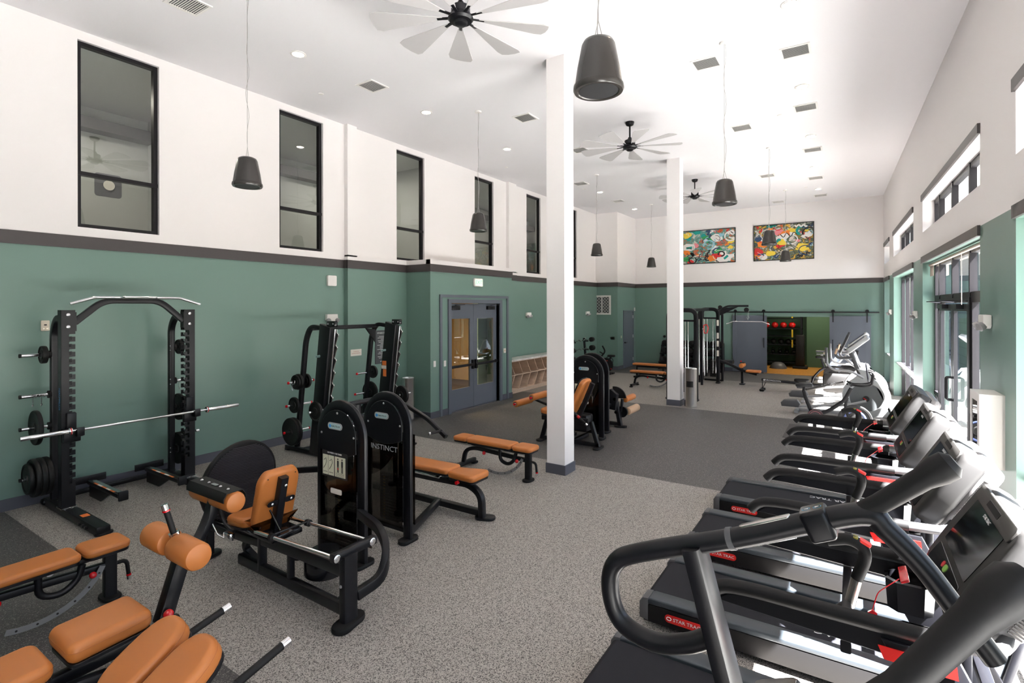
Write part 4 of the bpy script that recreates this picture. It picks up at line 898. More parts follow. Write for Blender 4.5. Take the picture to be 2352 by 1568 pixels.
mb = MB(); mb.bb((-7.15, 6.66, 1.15), (-7.07, 6.664, 1.28)); mb.bb((-7.17, 6.66, 1.35), (-7.07, 6.664, 1.43)); obj('warning_label', mb, WARN, t, smooth=False); mb = MB(); mb.bb((-7.19, 6.66, 1.285), (-7.07, 6.664, 1.345)); obj('instruction_label', mb, WPAPER, t, smooth=False)
mb = MB(); mb.cyl((-6.93, 5.0, .80), (-6.93, 7.05, .80), .0155, 14); bar_ = obj('smith_bar', mb, CHR, t)
for a, b in ((4.95, 5.2), (6.85, 7.12)): mb = MB(); mb.cyl((-6.93, a, .80), (-6.93, b, .80), .025, 16); obj('sleeve', mb, CHR, bar_)
for y in (5.4, 6.64): mb = MB(); mb.box((-6.95, y, .80), (.1, .05, .16), None, .015); obj('carriage', mb, BLKM, bar_)
PG = 'weight plates on the smith machine'
zx = lambda z: -7.78 + (z - .06) * .137
for y, z, r, l in ((5.22, 1.18, .12, 'small plate on the top outer left peg of the smith machine'), (5.26, 1.18, .13, 'second small plate on the top outer left peg of the smith machine'), (5.41, 1.18, .12, 'small plate on the top inner left peg of the smith machine'), (5.22, .80, .13, 'plate on the middle left peg of the smith machine'), (5.2, .36, .225, 'large plate on the bottom left peg of the smith machine'), (5.25, .36, .225, 'inner large plate on the bottom left peg of the smith machine'), (6.85, 1.18, .12, 'small plate on the top right peg of the smith machine'), (6.83, .80, .2, 'plate on the middle right peg of the smith machine'), (6.83, .36, .225, 'large plate on the bottom right peg of the smith machine')): plate((zx(z), y, z), r, .04, l, group=PG)
plate((-6.93, 6.90, .80), .17, .05, 'plate loaded on the right end of the smith bar', group=PG); plate((-6.93, 5.08, .80), .15, .04, 'plate loaded on the left end of the smith bar', group=PG)
spring_clip((zx(1.18), 5.14, 1.18), 'chrome spring clip hanging at the left of the smith machine')
# ---------------------------------------------------------------- weight stack tower
def tower(t, x0, x1, y, placard=None, word=None, front=-1, H_=1.46, stack=True):
    """arched frame with shroud in the xz plane; front = direction of the branded face"""
    r = (x1 - x0) / 2; cx = (x0 + x1) / 2; zc = H_ - r
    path = [(x0, y, .03)] + [(cx - r * math.cos(PI * k / 16), y, zc + r * math.sin(PI * k / 16)) for k in range(17)] + [(x1, y, .03)]
    mb = MB(); mb.bar(path, .11, .052, up=(0, 1, 0), ch=.022); fr_ = obj('arch_frame', mb, BLK, t)
    for x in (x0, x1): mb = MB(); foot(mb, x, y, PI / 2, .24, .13, .04); obj('foot', mb, BLKM, fr_)
    ri = r - .035; f = y + front * .045
    arc = [(cx - ri, zc - .13)] + [(cx - ri * math.cos(PI * k / 16), zc + ri * math.sin(PI * k / 16)) for k in range(17)] + [(cx + ri, zc - .13)]
    arc += [(cx + ri * (1 - k / 4), zc - .13 - .06 * math.sin(PI * (k / 4) / 2 + 0)) for k in range(1, 8)]
    mb = MB(); mb.prism(arc, -.006, .006, fr((0, f, 0), (1, 0, 0), (0, 0, 1)), .003, 1); s_ = obj('upper_shroud', mb, BLK, t)
    mb = MB()
    for x, z in ((cx, zc + ri * .88), (cx - ri * .9, zc + .02), (cx + ri * .9, zc + .02)): bolt(mb, (x, f + front * .006, z), (0, front, 0), .011)
    obj('bolt_head', mb, BOLT, s_)
    Mb = fr((cx - front * 0 - .03, f + front * .007, zc + .10), (-front, 0, 0), (0, 0, 1))
    mb = MB(); mb.prism(rrect(.21, .065, .032, 6), 0, .006, Mb, .002, 1); mb.mi = 1; mb.prism(rrect(.18, .045, .022, 6), .006, .008, Mb); mb.mi = 2; mb.prism(rrect(.032, .032, .016, 6), .008, .010, Mb @ Mx.Translation((-.065, 0, 0))); mb.mi = 3; txt('NAUTILUS', .026, Mb @ Mx.Translation((.018, 0, .010)), .001, mb=mb); obj('badge', mb, [SILV, BADG, BLUE, DKGR], s_)
    mb = MB(); mb.bb((cx - ri, f - .003, .14), (cx + ri, f + .003, zc - .15)); pn = obj('shield_panel', mb, SMOK, t, smooth=False)
    mb = MB(); mb.bb((cx - ri, y - .02, .09), (cx + ri, y + .02, .14)); obj('lower_frame', mb, BLK, t)
    if placard:
        Mp = fr((cx - .04, f + front * .005, zc - .27), (-front, 0, 0), (0, 0, 1)); mb = MB(); mb.prism(rrect(.37, .25, .01, 2), 0, .002, Mp); mb.mi = 1
        for xx, w in ((-.135, .075), (-.05, .085), (.08, .15)): mb.prism(rrect(w, .19, .003, 1), .002, .003, Mp @ Mx.Translation((xx, -.012, 0)))
        mb.mi = 0
        for xx in (.05, .11): 
            mb.prism(rrect(.024, .06, .01, 3), .003, .004, Mp @ Mx.Translation((xx, .02, 0))); mb.prism(rrect(.016, .016, .008, 4), .003, .004, Mp @ Mx.Translation((xx, .062, 0)))
            for q in (-.007, .007): mb.prism(rrect(.009, .06, .003, 1), .003, .004, Mp @ Mx.Translation((xx + q, -.035, 0)))
        for xx in (-.135, -.05): mb.tube([Mp @ V(p) for p in ((xx - .025, -.05, .004), (xx + .0, -.02, .004), (xx + .02, .02, .004), (xx + .01, .05, .004), (xx - .02, .03, .004))], .003, n=4); mb.prism(rrect(.06, .004, .001, 1), .003, .004, Mp @ Mx.Translation((xx, -.08, 0)))
        for k in range(5): mb.prism(rrect(.12, .002, .0005, 1), .003, .0035, Mp @ Mx.Translation((.08, -.07 - k * .008, 0)))
        mb.mi = 2; txt(placard, .02, Mp @ Mx.Translation((0, .108, .003)), .001, mb=mb)
        mb.mi = 3
        for q in (-.007, .007): mb.prism(rrect(.009, .02, .003, 1), .004, .0045, Mp @ Mx.Translation((.05 + q, -.03, 0)))
        obj('instruction_placard', mb, [DKGR, CRM, TXTW, RED], pn, smooth=False)
        mb = MB(); mb.prism(rrect(.16, .05, .012, 3), 0, .002, fr((cx - .02, f + front * .005, zc - .52), (-front, 0, 0), (0, 0, 1))); obj('label_sticker', mb, WPAPER, pn, smooth=False)
    if word: obj('lettering', txt(word, .078, fr((cx, f + front * .005, zc - .235), (-front, 0, 0), (0, 0, 1)), .001, sx=1.15), TXTG, pn, smooth=False)
    if stack:
        yb = y - front * .07; g = MB(); g.mi = 0
        for k in range(15): g.box((cx, yb, .16 + k * .031), (.26, .10, .028), None, .004)
        g.mi = 1
        for k in range(15): g.bb((cx - .085, yb + front * .0505, .155 + k * .031), (cx - .055, yb + front * .052, .167 + k * .031)) if k % 1 == 0 else 0
        ws = obj('weight_stack', g, [IRON, YEL], t, smooth=False)
        mb = MB()
        for x in (-.08, .08): mb.cyl((cx + x, yb, .1), (cx + x, yb, zc + .1), .011, 10)
        mb.cyl((cx, yb, .62), (cx, yb, zc + .2), .004, 8); obj('guide_rod', mb, CHR, ws)
        b = MB(); b.bb((cx - ri, y - front * .14, .1), (cx + ri, y - front * .137, zc - .1)); obj('rear_shield', b, SMOK, t, smooth=False)
# leg press / calf raise
t = thing('leg_press_machine', 'black leg press machine with tan back pad and round ribbed foot plate', 'leg press', (-4.1, 2.9, 0))
tower(t, -4.40, -3.815, 3.3, 'LEG PRESS / CALF RAISE')
mb = MB(); mb.bar([(-4.72, 2.66, .10), (-3.24, 2.64, .10)], .06, .09); mb.bar([(-4.40, 2.66, .36), (-3.24, 2.64, .40)], .06, .10); mb.bar([(-4.38, 2.66, .08), (-4.38, 2.66, .38)], .05, .07, up=(0, 1, 0)); mb.bar([(-3.95, 2.65, .1), (-3.95, 2.65, .38)], .05, .05, up=(0, 1, 0)); mb.bar([(-4.7, 2.8, .03), (-4.82, 2.75, .14), (-4.62, 2.70, .32), (-4.4, 2.68, .36)], .06, .06, .08, up=(0, 1, 0)); obj('lower_frame', mb, BLK, t)
mb = MB(); mb.bar([(-3.2, 2.63, .02), (-3.2, 2.63, .54)], .075, .13, up=(0, 1, 0), ch=.02); p_ = obj('front_post', mb, BLK, t); mb = MB(); foot(mb, -3.2, 2.63, PI / 2 + .2, .30, .15, .045); obj('foot', mb, BLKM, p_); mb = MB(); bolt(mb, (-3.2, 2.56, .32), (0, -1, 0)); bolt(mb, (-3.27, 2.6, .2), (-1, 0, 0)); obj('bolt_head', mb, BOLT, p_)
mb = MB(); mb.bar([(-3.22, 2.50, .545), (-3.22, 2.90, .545)], .06, .065); c_ = obj('rod_crossbar', mb, BLK, t)
for y in (2.52, 2.86):
    mb = MB(); mb.cyl((-4.25, y, .50), (-3.24, y, .545), .0165, 14); obj('slide_rod', mb, CHR, t)
    mb = MB(); mb.lathe([(0, .006), (.012, .006), (.012, .003), (.026, .003), (.03, 0)], fr((-3.188, y, .545), (0, 1, 0), (0, 0, 1)), 18); obj('rod_cap', mb, CHR, c_)
    mb = MB(); mb.cyl((-4.03, y, .51), (-3.99, y, .512), .03, 16); obj('rod_bearing', mb, BLKM, c_)
mb = MB(); mb.bar([(-3.24, 2.98, .47), (-3.22, 3.02, .47), (-3.16, 3.02, .42), (-3.16, 2.98, .25), (-3.22, 2.80, .16), (-3.24, 2.69, .16)], .05, .07, .08, up=(1, 0, 0)); obj('side_guard', mb, BLK, t)
mb.v = []; mb.f = []; mb.m = []; mb.bar([(-3.82, 3.27, .50), (-3.42, 3.14, .50), (-3.20, 3.02, .44), (-3.16, 2.94, .24), (-3.19, 2.70, .20)], .06, .085, .1); g_ = [o for o in t.children if o.name.startswith('side_guard')][0]; bpy.data.objects.remove(g_); obj('side_guard', mb, BLK, t)
mb = MB(); mb.cyl((-3.78, 2.86, .14), (-3.78, 2.86, .30), .17, 28, ch=.02); mb.cyl((-3.78, 2.86, .30), (-3.78, 2.86, .34), .12, 28); mb.cyl((-4.05, 2.80, .22), (-4.05, 2.80, .27), .06, 20); obj('cam_pulley', mb, BLKG, t)
# seat and back on the carriage
MS = fr((-4.62, 2.72, .44), (0, 1, 0), (-1, 0, -.10)); pad(t, 'seat_pad', MS, .36, .34, .09, .08)
MBk = fr((-4.235, 2.72, .72), (0, -1, 0), (.27, 0, 1)); 
bp = [(-.15, -.27), (.15, -.27), (.19, -.22), (.19, .18), (.14, .27), (-.14, .27), (-.19, .18), (-.19, -.22)]
o = []; 
for i, p in enumerate(bp):
    a = V(bp[i - 1]); b = V(p); c = V(bp[(i + 1) % 8])
    for k in range(4): tt = k / 3; q0 = b + (a - b).normalized() * .04; q1 = b + (c - b).normalized() * .04; q = q0 * (1 - tt) ** 2 + b * 2 * tt * (1 - tt) + q1 * tt * tt; o.append((q.x, q.y))
pd = pad(t, 'back_pad', MBk, 0, 0, .09, pts=o, base=False); mb = MB()
for x, y in ((-.13, -.23), (.13, -.23), (-.13, .22), (.13, .22)): mb.lathe([(0, -.002), (.006, -.002), (.006, .003), (0, .003)], MBk @ Mx.Translation((x, y, 0)), 8)
obj('staple', mb, DKGR, pd)
mb = MB(); mb.bar([(-4.28, 2.72, .44), (-4.16, 2.72, .93)], .085, .075, up=(0, 1, 0), ch=.02); s_ = obj('back_support', mb, BLK, t); mb = MB(); mb.v = []
for sy in (-.1, .1): mb.prism(rrect(.10, .05, .024, 4), -.005, .0, fr((-4.185, 2.72 + sy * .8, .71), (0, 1, 0), (.24, 0, 1)))
obj('bracket_ear', mb, BLK, s_); mb = MB(); bolt(mb, (-4.12, 2.72, .86), (1, 0, -.24)); bolt(mb, (-4.18, 2.63, .71), (1, 0, -.24)); bolt(mb, (-4.18, 2.81, .71), (1, 0, -.24)); obj('bolt_head', mb, BOLT, s_)
mb = MB(); mb.box((-4.35, 2.72, .43), (.5, .3, .05), None, .012); mb.tube([(-4.0, 2.52, .53), (-4.0, 2.86, .53)], .008); mb.tube([(-4.2, 2.62, .66), (-4.05, 2.62, .52)], .008); obj('carriage', mb, BLKG, t)
for y, s in ((2.50, -1), (2.94, 1)):
    mb = MB(); mb.tube([(-4.55, y, .44), (-4.70, y, .47), (-4.80, y, .62)], .014, .05); h_ = obj('seat_handle', mb, BLK, t); mb = MB(); mb.tube([(-4.735, y, .52), (-4.80, y, .62)], .019); obj('grip', mb, BLKM, h_); mb = MB(); mb.cyl((-4.80, y, .62), (-4.808, y, .635), .02, 14); obj('grip_cap', mb, CHR, h_)
mb = MB(); mb.tube([(-4.66, 2.48, .36), (-4.74, 2.46, .38), (-4.83, 2.44, .50)], .007, .02); k_ = obj('seat_lever', mb, CHR, t); mb = MB(); mb.lathe([(0, 0), (.014, 0), (.022, .02), (.035, .04), (.03, .05), (0, .05)], Mx.Translation((-4.825, 2.44, .49)) @ Mx.Rotation(-.5, 4, 'Y'), 14); obj('lever_knob', mb, RED, k_)
mb = MB(); mb.box((-4.63, 2.5, .38), (.12, .05, .07), None, .015); obj('latch_block', mb, CHR, t)
# foot plate
MF = fr((-5.20, 2.93, .63), (0, 1, 0), (.20, 0, 1)); ph = []
for k in range(40):
    a = 2 * PI * k / 40; ph.append((.39 * math.cos(a) * (1 if math.sin(a) > -.2 else .97), .43 * math.sin(a)))
mb = MB(); mb.prism(ph, -.06, 0, MF, .02, 3); fp = obj('foot_plate', mb, BLKM, t); mb = MB()
for k in range(46):
    y = -.38 + k * .0168; w = .36 * math.sqrt(max(0, 1 - (y / .40) ** 2)); mb.prism([(-w, y), (w, y), (w, y + .009), (-w, y + .009)], 0, .004, MF) if w > .05 else 0
obj('ribbed_surface', mb, mat('ribbed foot plate rubber', (.035, .032, .040), .5), fp, smooth=False)
mb = MB(); mb.bar([(-5.20, 2.62, .03), (-5.21, 2.63, .66), (-5.24, 2.8, .66)], .07, .07, .06, up=(1, 0, 0)); mb.bar([(-5.22, 2.63, .30), (-4.72, 2.66, .30), (-4.4, 2.66, .32)], .06, .07); mb.bar([(-5.26, 2.93, .6), (-5.3, 3.3, .62), (-4.42, 3.31, .80)], .05, .06, .1); foot(mb, -5.20, 2.62, PI / 2 + .3, .24, .14); foot(mb, -4.74, 2.80, .2, .22, .13); obj('plate_frame', mb, BLK, t)
# chest press with bench, sharing the back to back tower
t = thing('bench_press_machine', 'black multi press machine with a flat tan bench behind the tall branded shroud', 'weight machine', (-4.2, 4.3, 0))
tower(t, -4.42, -3.825, 3.9, None, 'INSTINCT')
mb = MB(); mb.bar([(-5.3, 4.75, .34), (-4.3, 4.75, .35), (-3.68, 4.75, .37), (-3.52, 4.75, .28), (-3.51, 4.75, .03)], .07, .075, .16, up=(0, 1, 0)); mb.bar([(-5.6, 4.75, .07), (-3.55, 4.77, .07)], .08, .07); mb.bar([(-3.85, 3.95, .08), (-4.15, 4.74, .09)], .07, .07); mb.bar([(-4.6, 4.75, .34), (-4.35, 4.75, .46)], .04, .04); foot(mb, -3.5, 4.79, .4, .24, .14); foot(mb, -5.6, 4.75, PI / 2, .4, .12); obj('bench_frame', mb, BLK, t)
pad(t, 'back_pad', fr((-4.40, 4.75, .455), (0, -1, 0), (1, 0, .02)), .28, .98, .065, .05)
o2 = rrect(.34, .42, .06, 4); o2 = [(x * (1.0 if y < 0 else .72), y) for x, y in o2]
pad(t, 'seat_pad', fr((-3.72, 4.75, .44), (0, 1, 0), (-1, 0, -.05)), 0, 0, .075, pts=o2)
mb = MB(); mb.bar([(-5.55, 4.75, .07), (-5.6, 4.75, 1.12)], .08, .09, up=(0, 1, 0)); mb.bar([(-5.55, 4.3, 1.13), (-5.55, 5.25, 1.13)], .05, .06); mb.bar([(-5.5, 4.4, .95), (-5.5, 5.1, .95)], .05, .06); mb.bar([(-5.55, 4.3, .12), (-4.45, 3.95, .12)], .06, .06); mb.bar([(-5.55, 4.4, .9), (-4.45, 3.95, .9)], .06, .06); obj('pivot_frame', mb, BLK, t)
for y, s in ((4.36, -1), (5.2, 1)):
    mb = MB(); mb.bar([(-5.5, y, 1.10), (-5.15, y, 1.07), (-4.72, y, .91), (-4.42, y, .72)], .05, .055, .1, up=(0, 1, 0)); a_ = obj('press_arm', mb, BLK, t)
    mb = MB(); mb.tube([(-4.50, y, .79), (-4.55, y - s * .16, .78)], .019); obj('grip', mb, BLKM, a_); mb = MB(); mb.cyl((-4.55, y - s * .16, .78), (-4.557, y - s * .185, .779), .021, 14); obj('grip_cap', mb, CHR, a_)
mb = MB(); mb.tube([(-5.35, 4.25, 1.14), (-5.05, 4.25, 1.20)], .03); mb.mi = 1; mb.cyl((-5.35, 4.25, 1.14), (-5.37, 4.25, 1.136), .03, 14); obj('counterweight_arm', mb, [BLKM, CHR], t)
mb = MB(); mb.box((-4.28, 4.72, .40), (.4, .1, .03), None, .008); mb.mi = 1; mb.cyl((-3.75, 4.62, .42), (-3.75, 4.58, .42), .02, 12); obj('seat_slide', mb, [CHR, RED], t)
# ---------------------------------------------------------------- adjustable benches
def bench(name, label, loc, rz, back_l=.78, three=True, group=None):
    """seat end at local +x"""
    t = thing(name, label, 'weight bench', loc, rz, group); T = t.matrix_basis; L = lambda p: T @ V(p)
    def fm(o_, x, y): return T @ fr(o_, x, y)
    if three: pad(t, 'head_pad', fm((-.60, 0, .42), (0, -1, 0), (1, 0, 0)), .26, .26, .065, .05)
    x1 = .30; x0 = x1 - back_l
    pad(t, 'back_pad', fm(((x0 + x1) / 2, 0, .42), (0, -1, 0), (1, 0, 0)), .27, back_l, .065, .05)
    pad(t, 'seat_pad', fm((.475, 0, .42), (0, -1, 0), (1, 0, 0)), .29, .31, .065, .06)
    mb = MB(); mb.bar([L(p) for p in ((-.62, 0, .06), (-.58, 0, .27), (-.40, 0, .33), (.52, 0, .28))], .055, .06, .14, up=tuple(T.to_3x3() @ V((0, 1, 0)))); mb.bar([L((.52, 0, .02)), L((.52, 0, .38))], .09, .07, up=tuple(T.to_3x3() @ V((0, 1, 0)))); mb.bar([L((-.62, -.27, .06)), L((-.62, .27, .06))], .07, .06); mb.bar([L((-.45, 0, .38)), L((.45, 0, .38))], .05, .04)
    fr_ = obj('frame', mb, BLK, t)
    for p in ((.52, 0, 0), (-.62, -.27, 0), (-.62, .27, 0)):
        q = L(p); mb = MB(); foot(mb, q.x, q.y, rz + PI / 2, .2 if p[0] > 0 else .13, .14 if p[0] > 0 else .1, .03); obj('foot', mb, BLKM, fr_)
    mb = MB(); mb.tube([L(p) for p in ((.06, -.02, .40), (.06, -.02, .22), (.20, -.02, .18), (.30, -.02, .25), (.33, -.02, .36))], .026, .07, n=10); obj('hinge_link', mb, BLK, t)
    mb = MB(); mb.tube([L(p) for p in ((.55, 0, .27), (.64, 0, .27), (.655, 0, .13))], .016, .05); h = obj('tow_handle', mb, BLKM, t); mb = MB(); mb.cyl(L((.656, 0, .13)), L((.658, 0, .10)), .017, 12); mb.mi = 1; mb.cyl(L((.655, 0, .145)), L((.656, 0, .13)), .018, 12); obj('grip_cap', mb, [CHR, RED], h)
    pts = []; 
    for k in range(13): a = -1.9 + k * .13; pts.append((.02 + .48 * math.cos(a), .44 + .42 * math.sin(a)))
    for k in range(12, -1, -1): a = -1.9 + k * .13; pts.append((.02 + .44 * math.cos(a), .44 + .38 * math.sin(a)))
    mb = MB(); mb.prism(pts, -.004, .004, fm((0, -.05, 0), (1, 0, 0), (0, 0, 1))); arc = obj('adjustment_arc', mb, mat('brushed arc plate', (.22, .22, .23), .4, metal=.3), t)
    mb = MB()
    for k in (1, 3, 5, 7, 9, 11): a = -1.9 + k * .13; mb.lathe([(0, .0), (.008, 0), (.008, .001), (0, .001)], fm((.02 + .46 * math.cos(a), -.0545, .44 + .40 * math.sin(a)), (1, 0, 0), (0, 0, 1)), 10)
    obj('pin_hole', mb, DKGR, arc)
    d = T.to_3x3() @ V((0, -1, 0)); knob(t, L((-.18, -.03, .30)), d); knob(t, L((.38, -.03, .27)), d)
    mb = MB(); mb.cyl(L((.12, -.06, .39)), L((.12, -.045, .39)), .026, 16); obj('pivot_bolt', mb, BOLT, t)
    return t
bench('weight_bench', 'adjustable tan three-pad bench in the open floor left of the first column', (-4.28, 6.16, 0), -.0)
bench('weight_bench', 'adjustable tan bench at the lower left edge of the photo', (-5.16, 1.28, 0), PI / 2)
# ---------------------------------------------------------------- decline ab bench at the bottom left
t = thing('ab_bench', 'tan decline sit-up bench with knee and foot rollers at the bottom left', 'weight bench', (-3.7, 1.3, 0))
pad(t, 'seat_pad', fr((-3.60, 1.22, .52), (1, 0, 0), (0, 1, .05)), .34, .40, .11, .05)
pad(t, 'back_pad', fr((-3.60, .58, .47), (1, 0, 0), (0, 1, .05)), .34, .78, .09, .06)
mb = MB(); mb.bar([(-3.60, .0, .36), (-3.60, 1.2, .40), (-3.60, 1.62, .42)], .06, .07); mb.bar([(-3.5, .9, .38), (-3.46, 1.1, .40), (-3.44, 1.3, .36), (-3.44, 1.42, .05)], .05, .05, .1); mb.bar([(-3.6, 1.55, .42), (-3.6, 1.62, .04)], .07, .07, up=(1, 0, 0)); mb.bar([(-3.6, .1, .36), (-3.6, .0, .04)], .07, .07, up=(1, 0, 0)); f_ = obj('frame', mb, BLK, t)
mb = MB(); foot(mb, -3.6, 1.63, 0, .3, .12); foot(mb, -3.6, 0, 0, .4, .12); foot(mb, -3.44, 1.43, 0, .12, .1); obj('foot', mb, BLKM, f_)
mb = MB(); mb.bar([(-3.58, 1.52, .46), (-3.60, 1.66, .86)], .09, .085, up=(1, 0, 0)); obj('roller_post', mb, BLK, t)
mb = MB(); mb.bar([(-3.62, 1.66, .80), (-4.10, 1.96, .62), (-4.18, 2.10, .76), (-4.18, 2.16, .97)], .07, .07, .16); obj('foot_arm', mb, BLK, t)
roller(t, 'knee_roller', (-3.60 + .03, 1.60, .90), (-3.60 + .31, 1.60, .90), .082); roller(t, 'knee_roller', (-3.60 - .05, 1.60, .90), (-3.60 - .31, 1.60, .90), .082)
mb = MB(); mb.tube([(-3.6, 1.60, .96), (-3.62, 1.56, 1.13)], .018); h = obj('grip_handle', mb, BLKM, t); mb = MB(); mb.cyl((-3.62, 1.56, 1.13), (-3.626, 1.553, 1.165), .021, 14); mb.mi = 1; mb.cyl((-3.619, 1.562, 1.12), (-3.62, 1.56, 1.13), .022, 14); mb.mi = 0; mb.cyl((-3.6, 1.60, .965), (-3.602, 1.597, .98), .032, 16); obj('grip_cap', mb, [CHR, RED], h)
roller(t, 'foot_roller', (-4.18 - .04, 2.16, .93), (-4.18 - .29, 2.16, .93), .078); roller(t, 'foot_roller', (-4.18 + .0, 2.16, .93), (-4.18 + .29, 2.16, .93), .078)
cv = [(.088, .015), (.088, .045), (.062, .083), (-.062, .083), (-.088, .045), (-.088, .015)]; cv2 = cv + [(x * .94, z * .94) for x, z in reversed(cv)]
mb = MB(); mb.prism(cv2, -.275, .275, fr((-4.19, 2.16, .93), (0, -1, 0), (0, 0, 1))); c_ = obj('roller_cover', mb, BLKM, t); mb = MB()
for x in (-4.38, -4.27, -4.10, -3.99): bolt(mb, (x, 2.15, 1.016), (0, -.1, 1), .012)
mb.prism(rrect(.08, .03, .012, 3), 0, .003, fr((-4.185, 2.15, 1.017), (1, 0, 0), (0, 1, .0))); obj('bolt_head', mb, BOLT, c_)
knob(t, (-3.56, 1.54, .52), (1, -.3, .1), .03)
# ---------------------------------------------------------------- back extension
t = thing('back_extension', 'tan split-pad back extension bench with two black handles, bottom left corner', 'weight bench', (-2.8, 1.1, 0))
ov = [(.135 * math.copysign(abs(math.cos(a)) ** .8, math.cos(a)), .21 * math.copysign(abs(math.sin(a)) ** .75, math.sin(a))) for a in [2 * PI * k / 28 for k in range(28)]]
for x in (-3.0, -2.70):
    pad(t, 'hip_pad', fr((x, 1.22 + (0 if x < -2.8 else .01), .58), (1, 0, 0), (0, .86, .50)), 0, 0, .105, pts=ov, ch=.03)
mb = MB(); mb.bar([(-2.85, 1.30, .56), (-2.85, .7, .18), (-2.85, .1, .10)], .07, .08, .1); mb.bar([(-2.85, 1.2, .50), (-2.85, 1.30, .04)], .07, .07, up=(1, 0, 0)); mb.bar([(-3.0, 1.25, .56), (-2.7, 1.25, .56)], .05, .05); f_ = obj('frame', mb, BLK, t); mb = MB(); foot(mb, -2.85, 1.30, 0, .5, .12); foot(mb, -2.85, .1, 0, .5, .12); obj('foot', mb, BLKM, f_)
for x in (-3.12, -2.53):
    mb = MB(); mb.tube([(x, 1.22, .55), (x, 1.42, .56)], .018); mb.mi = 1; mb.tube([(x, 1.40, .56), (x - .02, 1.66, .60)], .021); mb.mi = 2; mb.cyl((x - .02, 1.655, .60), (x - .023, 1.70, .606), .023, 16); obj('handle', mb, [BLK, BLKM, CHR], t)
# ---------------------------------------------------------------- waste bins
def bin_(loc, h, r, label):
    t = thing('waste_bin', label, 'trash can', loc); mb = MB(); mb.lathe([(0, .01), (r, .01), (r, h - .02), (r * 1.02, h - .015), (r * 1.02, h), (r * .9, h), (r * .88, h - .03), (0, h - .03)], n=36); obj('body', mb, STEEL, t, world=False)
    mb = MB(); n_ = 10; a0 = -PI / 2 - .1; vs = []
    for k in range(n_ + 1): a = a0 - .35 + 1.1 * k / n_; vs += [(1.008 * r * math.cos(a), 1.008 * r * math.sin(a), h * .52), (1.008 * r * math.cos(a), 1.008 * r * math.sin(a), h * .67)]
    mb.add(vs, [[2 * k, 2 * k + 2, 2 * k + 3, 2 * k + 1] for k in range(n_)]); obj('opening_flap', mb, BLKM, t, world=False)
bin_((-3.28, 12.86, 0), .93, .145, 'round stainless waste bin standing beside the second column')
bin_((-7.95, 8.12, 0), .90, .14, 'round stainless waste bin in the corner by the door box')
